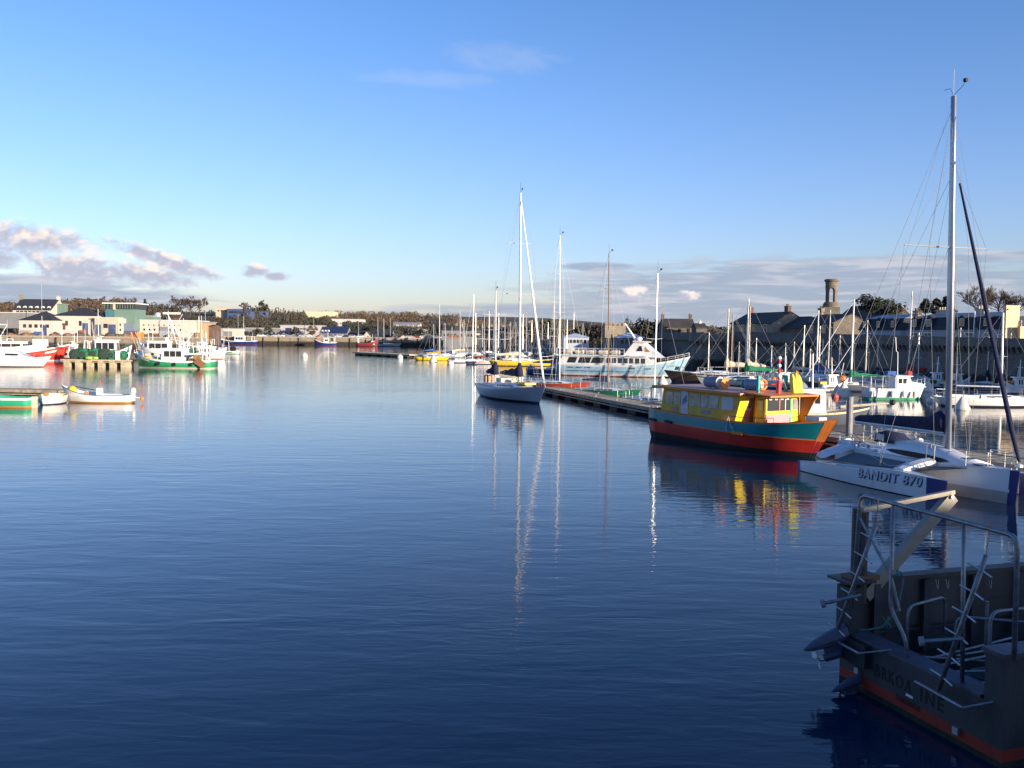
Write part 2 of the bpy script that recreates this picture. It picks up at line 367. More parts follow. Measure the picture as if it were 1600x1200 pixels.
    for (x, z, ww, hh) in dorm:                          # roof dormers with a white front
        yb = (-.28 if kind == 'mansard' else dp*.06); d_ = MB(); d_.box(x-ww/2, x+ww/2, yb, yb+2.6, z, z+hh); d_.add([(x-ww/2-.1,yb-.1,z+hh),(x+ww/2+.1,yb-.1,z+hh),(x,yb-.1,z+hh+.45),(x-ww/2-.1,yb+2.6,z+hh),(x+ww/2+.1,yb+2.6,z+hh),(x,yb+2.6,z+hh+.45)], [(0,1,2),(0,2,5,3),(1,4,5,2),(3,5,4)])
        do = d_.build('dormer', roof if kind == 'mansard' else TRIM, ro)
        if kind == 'mansard': MB().box(x-ww*.42, x+ww*.42, yb-.035, yb-.005, z+.08, z+hh-.02).build('dormer_frame', TRIM, do)
        MB().box(x-ww*.32, x+ww*.32, yb-.06, yb-.036, z+.15, z+hh-.1).build('pane', wm, do)
    return t
def front(label, x0, x1, ye, yr, yb, d, wall, roof, dp=10, kind='gable', win=None, base=None, **k):
    """a building whose front stands at depth d and spans photo columns x0..x1"""
    a, b = pt(x0, yb, d), pt(x1, yb, d); w = b.x - a.x; z0 = a.z; xm = (x0+x1)/2
    e, r_ = zat(xm, ye, d) - z0, zat(xm, yr, d + (dp/2 if kind in ('gable','hip') else 0)) - z0
    wl = []
    if win:
        rows, cols, ww, hh = win[:4]; m = .08*w
        for i in range(rows):
            for j in range(cols):
                wl.append((m + (w-2*m)*(j+.5)/cols, e*(i+.55)/rows, ww, hh))
    wl += list(k.pop('wins', ()))
    return house(label, w, dp, e, r_, wall, roof, (a.x, d, z0), kind=kind, wins=wl, **k)
FLAT = mat('flat_roof_felt', (.30,.30,.31), .8, var=.1, scale=.3)
# --- left-hand quay, from the back
t = front('big dark-slate house with six white dormers above a white wall', 20, 80, 484, 468, 494, 385, RENDER_W, SLATE, dp=14,
      chim=[(-.1,7,1.6,1.6,STONEC),(15.6,7,1.4,1.2,RENDER_W)], win=(1,8,1.3,1.5), dorm=[(2.0+i*2.5,1.9+.75,1.3,1.2) for i in range(6)])
front('flat grey annex beside the big dormered house', 80, 92, 475, 474, 494, 390, GREENB, FLAT, dp=8, kind='flat', cat='building', name='building')
front('low flat-roofed house at the left picture edge with a pale parapet', -30, 45, 489, 487.5, 500, 350, RENDER_G, RENDER_W, dp=10, kind='flat', cat='building', name='building')
front('low white harbour shed under a dark hipped slate roof', 30, 83, 500.5, 487, 520, 300, RENDER_W, SLATE, dp=12, kind='hip', win=(1,5,1.0,1.1), doors=[(8.2,1.4,2.6,BLUEB)], cat='shed', name='harbour_shed')
front('long white harbour shed with skylights in its dark hipped roof', 83, 152, 493.5, 481, 520, 306, RENDER_W, SLATE, dp=14, kind='hip', wins=[(4.5,3.2,.9,1.6),(9,3.2,.9,1.6)], doors=[(3.5,1.2,3.2,mat('brown_door',(.10,.05,.03),.7)),(10.6,1.8,3.3,BLUEB)], cat='shed', name='harbour_shed')
front('cream flat-roofed auction hall between the hipped shed and the green tower', 148, 184, 497, 496, 521, 304, RENDER_C, TRIM, dp=16, kind='flat', wins=[(3.6,2.5,1.4,1.4)], doors=[(1.2,1.9,2.9,BLUEB),(5.7,2.4,3.0,BLUEB)], cat='hall', name='auction_hall')
# green control tower
def control_tower():
    d = 308; a = pt(165, 520, d); sx = lambda p: pt(p, 500, d).x - a.x; sz = lambda p: zat(190, p, d) - a.z
    t = thing('control_tower', 'pale green harbour control tower with a glazed lookout under a flat roof', 'control tower', (a.x, d, a.z))
    b = MB(); b.box(sx(166), sx(211), 0, 9, -3, sz(483)); b.build('shaft', GREENB, t)
    b = MB(); b.box(sx(164), sx(212), -.6, 9.4, sz(482.6), sz(475)); lk = b.build('lookout', GLASS, t)
    for p in list(range(181, 212, 4)) + [165, 170, 175]:
        MB().box(sx(p)-.08, sx(p)+.08, -.7, -.61, sz(482.6), sz(475)).build('mullion', GREENB, lk)
    b = MB(); b.box(sx(178), sx(182), -.75, 0, sz(484), sz(474)); b.build('corner_pier', RENDER_C, t)
    b = MB(); b.box(sx(162), sx(214), -1.2, 10, sz(474.9), sz(473.2)); b.build('roof', TRIM, t)
    b = MB(); b.box(sx(165.5), sx(179), -.35, -.02, sz(497), sz(483.4)); b.build('glass_bay', mat('teal_glass', (.06,.16,.19), .12, var=.2), t)
    b = MB(); b.box(sx(178), sx(197), -2.5, -.01, -3, sz(498)); lb = b.build('office_wing', RENDER_W, t)
    for i in range(3):
        for j in range(3): MB().box(sx(180.5+j*5), sx(184+j*5), -2.56, -2.5, sz(509.5+i*8), sz(505.5+i*8)).build('window', GLASS, lb)
    b = MB(); b.box(sx(197), sx(212), -2.0, -.01, -3, sz(505)); b.build('stair_block', mat('slate_blue_cladding', (.16,.20,.27), .6, var=.08), t)
    MB().tube([(sx(200), 4, sz(473)), (sx(200), 4, sz(460))], .06, 5).build('antenna', WIREF, t)
control_tower()
t = front('long white warehouse with a row of small round windows', 212, 298, 501, 500, 522, 312, RENDER_W, TRIM, dp=18, kind='flat', cat='warehouse', name='warehouse', doors=[(9.5,3.2,2.6,RENDER_G)])
for i in range(9):
    MB().lathe((1.0+i*1.72, -.03, 3.05), [(.24,-.04),(.24,.04)], 10, 'y').build('round_window', GLASS, t)
    if i not in (5,): MB().box(.9+i*1.72, 1.5+i*1.72, -.05, .01, 1.2, 1.9).build('window', GLASS, t)
sx = pt(220, 500, 315)
MB_s = MB(); MB_s.lathe((0,0,0), [(1.0,-4),(1.0,2.6),(.95,2.75),(.3,3.0)], 16)
tag(MB_s.build('silo', mat('silo_steel', (.62,.62,.62), .35, metal=.5), loc=(sx.x, 330, sx.z), smooth=True), 'short silver silo standing on the roof beside the green tower', 'silo')
front('low pale green plant box on the warehouse roof', 222, 240, 494, 493.4, 503, 322, GREENB, TRIM, dp=6, kind='flat', cat='building', name='plant_room')
front('tan stone store with a tall blue door', 297, 320, 504, 502.5, 526, 318, mat('tan_render',(.42,.30,.17),.9,var=.15), FLAT, dp=12, kind='flat', doors=[(1.4,1.9,4.2,mat('steel_blue_door',(.10,.15,.27),.6))], cat='store', name='store')
front('small red-brick shed at the end of the stone store', 320, 334, 510, 508, 526, 322, BRICK, OLDSLATE, dp=8, kind='gable', cat='shed', name='brick_shed')
# --- far shore
front('white-fronted net loft with a dark blue side and grey doors', 336, 375, 513, 511.5, 528, 440, RENDER_W, BLUEB, dp=14, kind='flat', doors=[(6.0,4.2,3.2,RENDER_G)], wins=[(1.6,1.6,2,1.5)], cat='building', name='net_loft')
front('low grey shed with a wide blank front beside the net loft', 376, 437, 514, 512, 530, 448, RENDER_G, FLAT, dp=16, kind='flat', win=(1,7,1.2,1.2), cat='shed', name='quay_shed')
t = front('white workshop with a tall navy door and a line of dark lettering', 438, 497.5, 508.6, 508, 525.5, 450, mat('workshop_white',(.40,.39,.40),.8,var=.05), RENDER_W, dp=18, kind='flat', doors=[(4.0,3.1,4.1,mat('navy_door',(.02,.025,.10),.6))], cat='workshop', name='workshop')
DARKT = mat('dark_lettering', (.02,.02,.03), .6)
def text(body, size, m, parent, loc, rot, name='lettering', shear=0.0, ex=.01, bold=0.0, align='LEFT', space=1.0):
    cu = bpy.data.curves.new(name, 'FONT'); cu.body = body; cu.size = size; cu.shear = shear; cu.extrude = ex; cu.offset = bold; cu.align_x = align; cu.space_character = space
    cu.materials.append(m); o0 = bpy.data.objects.new(name, cu); me = bpy.data.meshes.new_from_object(o0); bpy.data.objects.remove(o0); o = bpy.data.objects.new(name, me); C.objects.link(o); o.parent = parent; o.location = loc; o.rotation_euler = rot; return o
text('NERWING LEVAGE', 1.25, DARKT, t, (6.9, -.06, 3.3), (R(90),0,0), bold=.03, space=1.1)
front('dark blue-roofed fish shed right of the white workshop', 498, 542, 520.5, 511, 530, 452, RENDER_G, mat('dark_blue_metal_roof',(.03,.04,.10),.5,var=.1), dp=14, kind='gable', doors=[(5.2,6,2.4,BLUEB)], dorm=[(1.6+i*1.5,3.4,.8,.7) for i in range(3)], cat='shed', name='fish_shed')
front('long low shed with a pale fascia behind the red moored boat', 540, 572, 523, 517.5, 531, 455, RENDER_G, SLATE, dp=12, doors=[(4,5,2.0,BLUEB)], cat='shed', name='fish_shed')
front('cream house with a steep lit gable and dark roof', 569, 577.5, 523, 518, 532, 446, RENDER_C, OLDSLATE, dp=10, kind='front', win=(1,2,.7,.9))
front('cream-walled wing with small windows left of the lit gable', 557, 569, 525, 517, 532, 447, RENDER_C, SLATE, dp=9, win=(1,4,.7,.8))
front('long terrace under one dark slate roof right of the lit gable', 578, 612, 526, 515.5, 533, 449, RENDER_G, SLATE, dp=12, win=(1,8,.8,1.2))
front('brown stone house with a pointed gable', 611, 623.5, 528, 521, 534, 444, STONE, OLDSLATE, dp=10, kind='front', wins=[(1.9,.6,1.0,1.2),(1.9,2.6,.6,.8)])
front('pale cream cottage with a plain gable', 624, 637, 528, 523.5, 534, 443, RENDER_C, OLDSLATE, dp=9, kind='front')
front('white garage with four grey doors and a blue side', 614, 656, 507.5, 504, 513, 520, RENDER_W, FLAT, dp=10, kind='gable', doors=[(5+i*2.6,2.0,1.9,RENDER_G) for i in range(4)], cat='garage', name='garage')
front('white building with a long dark glazed band on the slope', 638, 668, 514.5, 513.8, 521, 505, RENDER_W, FLAT, dp=10, kind='flat', wins=[(4.2,1.3,7.5,1.1)], cat='building', name='building')
front('low hall with a green-grey roof and an open white front', 648, 684, 528.5, 521.5, 534.5, 446, RENDER_W, mat('green_grey_roof',(.17,.20,.16),.8,var=.15), dp=14, kind='hip', wins=[(2+i*2.0,.7,1.2,1.2) for i in range(5)], cat='hall', name='harbour_hall')
front('wide cream warehouse standing on the hill above the quay', 476, 518, 486.6, 486, 500, 640, mat('cream_cladding',(.60,.52,.36),.8,var=.04), RENDER_C, dp=25, kind='flat', cat='warehouse', name='warehouse')
front('pale grey warehouse on the slope below the brown wood', 518, 563, 498.5, 498, 509, 560, mat('pale_cladding',(.50,.49,.47),.8,var=.05), RENDER_G, dp=20, kind='flat', cat='warehouse', name='warehouse')
front('blue office block high on the hill between bare trees', 355, 384, 483.5, 482.8, 493, 600, BLUEB, BLUEB, dp=14, kind='flat', win=(1,6,1.4,1.1), cat='building', name='office_block')
front('lower blue wing running right of the hilltop office block', 384, 416, 487, 486, 493, 602, mat('dull_blue_cladding',(.08,.11,.22),.6,var=.1), BLUEB, dp=12, kind='flat', cat='building', name='office_block')
front('cream house on the hilltop left of the blue office block', 337, 356, 481, 480.2, 491, 605, RENDER_C, RENDER_C, dp=10, kind='flat', win=(1,3,.9,.9))
# dark houses behind the masts of the middle marina
hx = [(690,716,'slate-roofed house far behind the marina, left of the long shed',516,509,SLATE,RENDER_G),(716,742,'long dark-roofed shed seen through the marina masts',517,511,SLATE,RENDER_G),
      (742,762,'brown-roofed house with a pale end wall behind the marina masts',520,513,OLDSLATE,RENDER_W),(764,792,'grey house with a wide slate roof behind the ketch mizzen mast',519,511,SLATE,RENDER_G),
      (793,822,'stone house with twin chimneys behind the ketch main mast',518,510,OLDSLATE,STONE),(824,850,'tall grey house just right of the ketch masts',515,505,SLATE,RENDER_G),(852,880,'grey block with a low roof left of the white pavilion',517,511,SLATE,RENDER_G)]
for x0,x1,lb,ye,yr,rf,wl in hx:
    front(lb, x0, x1, ye, yr, 532, 395+random.uniform(-6,10), wl, rf, dp=11, win=(1,4,.9,1.1), chim=[(1.0,5.5,1.0,.8,STONEC),(6.0,5.5,1.0,.8,STONEC)])
front('small orange-roofed shed low among the marina masts', 700, 716, 528, 524.5, 534, 380, RENDER_G, mat('tile_roof',(.42,.17,.07),.8,var=.2), dp=6, cat='shed', name='shed')
front('white boathouse with a curved pale roof behind the light blue boat', 881, 920, 527, 521, 541, 250, mat('pale_blue_boards',(.42,.47,.55),.7,var=.06), mat('white_metal_roof',(.66,.68,.72),.5,var=.05), dp=12, kind='hip', win=(1,6,.7,.9), cat='boathouse', name='boathouse')
front('pavilion with a shallow white hipped roof beside the crenellated tower', 965, 1008, 528, 520, 541, 205, RENDER_G, mat('white_metal_roof'), dp=9, kind='hip', win=(1,5,.6,.8), cat='pavilion', name='pavilion')
# right-hand harbour land under those (low quay)
s = MB(); a, b_, c_ = pt(840, 540, 240), pt(1065, 540, 200), pt(1150, 540, 165)
s.plate([(a.x-4, 300), (a.x, 262), (27.0, 203), (b_.x+1, 203), (240, 203), (240, 428), (a.x-4, 428)], -2, 1.5)
tag(s.build('ground', ASPH), kind='structure')

# ================================================================== walled town
GRAN = brickmat('rampart_granite', (.155,.14,.122), (.20,.178,.15), (.12,.108,.095), 1.0, ms=.02, row=.34, bw=.7, dirt=(.02,.019,.016,1.7), bump=.35)
P0, P1 = Vector((39.8, 165, 0)), Vector((60.5, 84, 0))
u_ = (P1-P0).normalized(); LW = (P1-P0).length; RZ = math.atan2(u_.y, u_.x); nrm = Vector((u_.y, -u_.x, 0))
ZT = 6.25
t = thing('rampart_wall', 'long dark granite rampart with a corbelled parapet behind the moored yachts', 'rampart', P0, RZ)
b = MB(); b.box(0, LW, 0, 3, -2, 4.9); b.build('wall', GRAN, t)
b = MB(); b.add([(0,-.55,4.904),(LW,-.55,4.904),(LW,.1,4.904),(0,.1,4.904),(0,-.55,6.7),(LW,-.55,5.60),(LW,.1,5.60),(0,.1,6.7)], [(0,3,2,1),(4,5,6,7),(0,1,5,4),(1,2,6,5),(2,3,7,6),(3,0,4,7)]); b.box(0, LW, .1, 3, 4.904, 5.0); b.build('parapet', GRAN, t)
for i in range(100):
    x = .4 + i*(LW-.8)/99
    m_ = MB(); m_.add([(x-.17,-.003,4.1),(x+.17,-.003,4.1),(x-.17,-.52,4.72),(x+.17,-.52,4.72),(x-.17,-.52,4.9),(x+.17,-.52,4.9),(x-.17,-.003,4.9),(x+.17,-.003,4.9)], [(0,1,3,2),(2,3,5,4),(4,5,7,6),(0,2,4,6),(1,7,5,3)])
    m_.build('corbel', GRAN, t)
tw = pt(1118, 590, 170)
t = thing('rampart_tower', 'round granite bastion at the left end of the rampart', 'bastion', (tw.x, 170, 0))
MB().lathe((0,0,0), [(4.6,-2),(4.2,4.5),(4.35,4.9)], 28).build('wall', brickmat('bastion_granite', (.22,.19,.155), (.28,.24,.19), (.12,.11,.09), 1.0, ms=.035, row=.42, bw=.9, dirt=(.02,.019,.016,1.7), bump=.8), t)
MB().lathe((0,0,0), [(4.95,4.91),(4.95,6.45),(4.45,6.46),(4.45,5.2),(.2,5.19)], 28).build('parapet', _mc['bastion_granite'], t)
for i in range(26):
    a = 2*math.pi*i/26; m_ = MB(); m_.box(4.1, 4.9, -.15, .15, 4.2, 4.9); m_.build('corbel', _mc['bastion_granite'], t, rz=a)
lw0 = pt(1020, 590, 215)
t = thing('rampart_wall', 'farther stretch of dark rampart running left from the round bastion', 'rampart', (lw0.x, 213, 0), math.atan2(170-213+3, tw.x-lw0.x))
ll = math.hypot(tw.x-lw0.x, 40) - 3.5
MB().box(0, ll, 0, 3, -2, 5.0).build('wall', GRAN, t); MB().box(0, ll, -.5, .1, 5.004, 6.6).build('parapet', GRAN, t)
# ground inside the walls
s = MB(); s.plate([(lw0.x+.5, 216), (tw.x, 173), (P0.x+2.9, 165), (P1.x+2.9, 84.5), (160, 84.5), (160, 260), (lw0.x+.5, 260)], -2, 3.3)
tag(s.build('ground', mat('town_ground', (.13,.12,.09), .95, var=.3, scale=.3)), kind='structure')
# crenellated square tower
ct = pt(961, 540, 215); wd_ = pt(977, 540, 215).x - pt(945, 540, 215).x
t = thing('crenellated_tower', 'square pale stone tower with a crenellated top beside the white pavilion', 'stone tower', (ct.x, 215, 0))
z1 = zat(961, 509, 215); LST = brickmat('pale_tower_stone', (.30,.25,.18), (.36,.30,.22), (.18,.15,.11), 1.0, ms=.03, row=.4, bw=.8)
MB().box(-wd_/2, wd_/2, 0, 4.5, 1, z1).build('shaft', LST, t)
for i in range(5):
    x = -wd_/2 + .35 + i*(wd_-.7)/4
    MB().box(x-.3, x+.3, -.05, .6, z1+.004, z1+.75).build('merlon', LST, t)
for i in range(2): MB().box(-1.0+i*1.6, -.6+i*1.6, -.04, .02, z1-3.2, z1-2.0).build('window', BLACK, t)

def row(label, xa, xb, back, ye, yr, wall, roof, **k):
    """a house of the walled town: front parallel to the rampart, 'back' metres behind its parapet, between photo columns xa and xb"""
    o = P0 + Vector((-u_.y, u_.x, 0))*back
    def hit(px):
        r = ray(px, 520); den = r.x*u_.y - r.y*u_.x; tt = (o.x*u_.y - o.y*u_.x)/den; return Vector((r.x*tt, r.y*tt, 0))
    A, B = hit(xa), hit(xb); w_ = (B-A).length; M_ = (A+B)/2; z0 = 3.3
    e = zat((xa+xb)/2, ye, M_.y) - z0; r2 = zat((xa+xb)/2, yr, M_.y + (2 if yr < 480 else 1)) - z0
    return house(label, w_, k.pop('dp', 8), e, r2, wall, roof, (A.x, A.y, z0), RZ, wins=k.pop('wins', lambda w, e: [])(w_, e), chim=k.pop('chim', lambda w: [])(w_), dorm=k.pop('dorm', lambda w, e: [])(w_, e), **k)
BL = mat('blue_grey_render', (.36,.38,.42), .85, var=.06)
YST = mat('lit_lime_render', (.60,.48,.30), .85, var=.12, scale=.6)
row('white house with a blue mansard roof behind the tall trimaran mast', 1418, 1567, 7, 515, 488, BL, SLATE, kind='mansard', dp=7, frame=True,
    dorm=lambda w, e: [(w*f, e+.35, 1.0, 1.1) for f in (.10,.26,.62,.86)], wins=lambda w, e: [(w*f, e-1.0, 1.3, 1.1) for f in (.08,.24,.50,.68,.87)],
    chim=lambda w: [(w*.2,3,2.2,.3,RENDER_C),(w*.6,3,1.6,.3,RENDER_C)])
row('smaller white house with a blue mansard roof and three tall windows', 1343, 1408, 9, 516, 491, BL, SLATE, kind='mansard', dp=7, frame=True,
    dorm=lambda w, e: [(w*f, e+.35, .9, 1.05) for f in (.16,.5,.84)], wins=lambda w, e: [(w*.2, e-1.0, 1.6, .9)], chim=lambda w: [(w*.95,3,1.2,.3,STONEC)])
row('tall lit gable chimney wall of lime render at the right picture edge', 1567, 1571, 4, 479, 478, YST, YST, kind='flat', dp=1.9, cat='gable wall', name='gable_wall', over=.05)
row('flat lime-rendered wing right of the gable chimney wall', 1590, 1594, 5, 511, 510, YST, YST, kind='flat', dp=8, over=.05)
row('brown-roofed church nave in front of the stone belfry', 1300, 1372, 34, 505, 478, mat('dark_church_stone', (.075,.063,.052), .9, var=.25, scale=1.2), OLDSLATE, dp=9, chim=lambda w: [(w*.42,4,2.0,.6,BRICK),(w*.6,4,1.4,1.0,RENDER_C)], cat='church', name='church_nave')
row('granite house with red shutters below the belfry', 1254, 1302, 16, 505, 492, STONE, OLDSLATE, frame=True, dp=7, wins=lambda w, e: [(w*f, e-1.2, .9, 1.4) for f in (.3,.7)], chim=lambda w: [(w*.05,3.5,1.2,1.2,STONEC)])
row('dark house with a steep hipped slate roof between two chimney houses', 1204, 1256, 16, 513, 494, STONE, OLDSLATE, kind='hip', dp=8, chim=lambda w: [(w*.04,3.5,1.0,.9,STONEC)])
row('tall granite house with two brick chimneys and three cream windows', 1142, 1206, 14, 505, 489, mat('warm_granite',(.30,.25,.18),.9,var=.2,scale=1.5), OLDSLATE, frame=True, dp=8, kind='gable',
    wins=lambda w, e: [(w*f, e-1.1, 1.0, 1.5) for f in (.3,.58,.85)], chim=lambda w: [(w*.05,4,1.3,1.2,BRICK),(w*.93,4,1.3,1.1,BRICK)])
front('dark long house with chimneys at both ends left of the round bastion', 1037, 1086, 511, 499, 522, 235, STONE, OLDSLATE, dp=8, chim=[(.3,4,.7,1.1,BRICK),(7.4,4,.7,1.1,BRICK)], win=(1,3,.7,.9))
front('small low roof peeping over the rampart right of the long house', 1088, 1104, 512, 506, 522, 225, STONE, OLDSLATE, dp=6, chim=[(1.5,3,.6,.5,RENDER_W)])
# belfry: open stone lantern
def belfry():
    d = 225; c = pt(1298, 500, d); k = d/F
    t = thing('church_belfry', 'round open stone belfry with an arched lantern rising over the old town', 'belfry', (c.x, d, 0), -R(13))
    z = lambda p: zat(1298, p, d); r0 = 9.3*k
    BS = brickmat('belfry_stone', (.16,.135,.11), (.21,.18,.14), (.15,.13,.1), 1.0, ms=.03, row=.4, bw=.7)
    MB().box(-12*k, 12*k, -12*k, 12*k, 3.2, z(480)).build('base', BS, t)
    MB().lathe((0,0,0), [(12.5*k,z(480)+.01),(12.5*k,z(476)),(10.2*k,z(472))], 20).build('plinth', BS, t)
    for i in range(4):
        a0 = math.pi/4 + i*math.pi/2 - R(90)*0; b = MB(); secs = []
        for j in range(9):
            a = a0 - R(18) + R(36)*j/8
            secs.append([(math.cos(a)*r, math.sin(a)*r, zz) for r, zz in ((r0,z(472)+.01),(r0,z(447)),(r0*.68,z(447)),(r0*.68,z(472)+.01))])
        b.loft(secs, 0, True); b.build('pier', BS, t)
    for i in range(4):                                    # arched heads between the piers
        a0 = i*math.pi/2; b = MB(); vs = []; n = 10
        for j in range(n+1):
            a = a0 - R(28) + R(56)*j/n; q = (j/n-.5)*2; zz = z(456) + (z(450)-z(456))*math.sqrt(max(0, 1-q*q))
            vs.append([(math.cos(a)*r, math.sin(a)*r, h) for r, h in ((r0,zz),(r0,z(446.95)),(r0*.68,z(446.95)),(r0*.68,zz))])
        b.loft(vs, 0, True); b.build('arch', BS, t)
    MB().lathe((0,0,0), [(r0*1.0,z(446.9)),(r0*1.02,z(441)),(r0*1.22,z(439)),(r0*1.22,z(437)),(r0*.9,z(436))], 24).build('cornice', BS, t)
belfry()
# building behind the viewer whose shade lies over the barge
t = house('plain quayside house behind the viewer', 110, 12, 6.3, 7.2, RENDER_C, FLAT, (-20, -16, 2.2), kind='flat', name='quayside_house', cat='house')
t.rotation_euler.z = math.pi; t.location = (90, -16, 2.2)
s = MB(); s.box(-120, 200, -59, .6, -3, 2.2); tag(s.build('pavement', mat('quay_paving', (.22,.21,.19), .9, var=.2, scale=.7)), kind='structure')

# ================================================================== trees
def bare_tree(label, x, y, z, h, spread=.5, seed=0, col=(.075,.055,.045), n1=9, group=None, twig=.035):
    rd = random.Random(seed); t = thing('bare_tree', label, 'tree', (x, y, z), 0, group)
    tr = MB(); tr.tube([(0,0,-1), (.1*rd.uniform(-1,1),0,h*.2), (0,.1,h*.42)], [h*.03, h*.024, h*.018], 7)
    cr = MB()
    def grow(p, d, l, r, lv):
        q = p + d*l; mid = p + d*l*.5 + Vector((rd.uniform(-1,1), rd.uniform(-1,1), rd.uniform(-.2,.6)))*l*.08
        cr.tube([p, mid, q], [r, r*.8, r*.55], 4 if lv < 2 else 3, 0, False)
        if lv >= 4: return
        for _ in range(3 if lv < 3 else 4):
            nd = (d + Vector((rd.uniform(-1,1), rd.uniform(-1,1), rd.uniform(-.25,.7)))*(.62)).normalized()
            grow(p + d*l*rd.uniform(.55,1.0), nd, l*rd.uniform(.55,.8), max(twig*.5, r*.55), lv+1)
    for i in range(n1):
        a = 2*math.pi*i/n1 + rd.uniform(-.4,.4); up = rd.uniform(.5,1.6)
        grow(Vector((0,0,h*rd.uniform(.2,.42))), Vector((math.cos(a)*spread*1.7, math.sin(a)*spread*1.7, up)).normalized(), h*rd.uniform(.24,.32), h*.010, 0)
    bm = mat('bark_%d' % int(col[0]*1000), col, .95, var=.2)
    tr.build('trunk', bm, t); cr.build('crown', bm, t); return t
def leafy(label, x, y, z, h, w, seed=0, col=(.03,.045,.02), cone=False, n=900, name='tree', cat='tree', lf=.28, group=None, trunk=.3, cmat=None):
    rd = random.Random(seed); t = thing(name, label, cat, (x, y, z), 0, group)
    MB().tube([(0,0,-1),(0,0,h*.35),(0,0,h*.8)], [h*.03,h*.022,h*.006], 6).build('trunk', mat('dark_bark', (.05,.038,.03), .95), t)
    cr = MB(); cl = []
    for i in range(90 if cone else 44):
        f = rd.random(); zz = h*(trunk + (1-trunk)*f)
        rr = w*.5*((1-f)*1.05+.03 if cone else math.sin(math.pi*(.12+.80*f))**.7)
        a = rd.uniform(0, 2*math.pi); q = rr*math.sqrt(rd.random()); cl.append((Vector((q*math.cos(a), q*math.sin(a), zz)), (w*.075 if cone else w*.13)*rd.uniform(.6,1.3)))
    for i in range(n):
        c_, r_ = rd.choice(cl); d = Vector((rd.gauss(0,1), rd.gauss(0,1), rd.gauss(0,.8))).normalized()*r_*rd.uniform(.4,1.15)
        p = c_ + d; s_ = lf*rd.uniform(.6,1.4); a = Vector((rd.gauss(0,1), rd.gauss(0,1), rd.gauss(0,1))).normalized(); b_ = a.orthogonal().normalized()
        cr.add([p - a*s_, p + b_*s_*.7, p + a*s_, p - b_*s_*.5], [(0,1,2,3)])
    cr.build('crown', cmat or mat('leaves_%d_%d' % (int(col[0]*1000), int(col[1]*1000)), col, .9, var=.45, scale=.6), t); return t
def tree_at(fn, label, px, ytop, yb, d, **k):
    a = pt(px, yb, d); h = zat(px, ytop, d) - a.z; return fn(label, a.x, d, a.z, h, **k)
BROWN = (.085,.062,.048)
# bare trees on the far hill
tree_at(bare_tree, 'wide bare tree left in the hilltop row above the white warehouse', 282, 463, 492, 560, seed=1, spread=.7, col=BROWN, n1=13, twig=.13)
tree_at(bare_tree, 'bare tree in the middle of the hilltop row above the white warehouse', 297, 462, 492, 565, seed=2, spread=.7, col=BROWN, n1=13, twig=.13)
tree_at(bare_tree, 'bare tree right in the hilltop row above the white warehouse', 312, 464, 492, 562, seed=3, spread=.6, col=BROWN, n1=12, twig=.13)
tree_at(bare_tree, 'small bare tree with a round crown above the blue office block', 383, 471, 489, 620, seed=4, spread=.6, col=BROWN, n1=9, twig=.11)
tree_at(bare_tree, 'thin bare tree above the control tower', 203, 463, 492, 540, seed=5, spread=.6, col=BROWN, n1=9, twig=.12)
tree_at(leafy, 'dark pine with an open crown right of the blue office block', 410, 472, 494, 610, w=7, seed=6, n=500, lf=.7, col=(.035,.035,.022))
tree_at(leafy, 'small pointed fir above the silo', 227, 468, 490, 520, w=4.5, seed=7, cone=True, n=400, lf=.5, col=(.02,.03,.02), name='fir_tree')
# walled town trees
tree_at(bare_tree, 'big bare tree with fine twigs right of the trimaran mast', 1528, 445, 498, 132, seed=11, spread=.85, n1=22, twig=.035, col=(.09,.072,.06))
tree_at(bare_tree, 'bare tree behind the dark blue rolled jib', 1560, 449, 498, 136, seed=12, spread=.8, n1=20, twig=.035, col=(.09,.072,.06))
tree_at(bare_tree, 'bare tree at the right picture edge above the gable wall', 1590, 456, 498, 134, seed=13, spread=.8, n1=18, twig=.035, col=(.09,.072,.06))
for i, (px, y0, lb) in enumerate([(1446,468,'spiky dark fir left of the trimaran mast, nearer the small mast'),(1462,467,'spiky dark fir in the middle of the three left of the trimaran mast'),(1477,465,'spiky dark fir almost touching the trimaran mast')]):
    tree_at(leafy, lb, px, y0, 497, 140, w=3.4, seed=20+i, cone=True, n=700, lf=.22, col=(.018,.022,.014), name='fir_tree', group='firs behind the mansard house')
tree_at(leafy, 'flat-topped dark cypress between the church and the small mansard house', 1360, 464, 500, 170, w=5.5, seed=30, n=1100, lf=.26, trunk=.45, col=(.02,.028,.016), name='cypress_tree')
tree_at(leafy, 'lower dark cypress right of the flat-topped one', 1388, 473, 500, 172, w=6.5, seed=31, n=1000, lf=.26, trunk=.4, col=(.02,.028,.016), name='cypress_tree')
tree_at(leafy, 'dark round oak behind the white pavilion roof', 1000, 503, 535, 260, w=11, seed=32, n=900, lf=.45, col=(.035,.034,.022))
tree_at(leafy, 'brownish round tree right of the pavilion', 1024, 506, 535, 262, w=9, seed=33, n=900, lf=.4, col=(.05,.04,.028))
tree_at(leafy, 'dark tree over the boathouse roof', 852, 503, 535, 330, w=14, seed=34, n=900, lf=.6, col=(.03,.035,.02))
tree_at(leafy, 'brown leafless tree clump between boathouse and stone tower', 925, 511, 535, 270, w=12, seed=35, n=900, lf=.45, col=(.06,.045,.032))
tree_at(leafy, 'small bush-like tree in front of the lettered workshop', 461, 511, 527, 442, w=4.2, seed=36, n=260, lf=.4, col=(.05,.045,.025))
tree_at(leafy, 'brown bushy tree at the right end of the lettered workshop', 488, 509, 527, 441, w=5, seed=37, n=300, lf=.4, col=(.09,.06,.035))
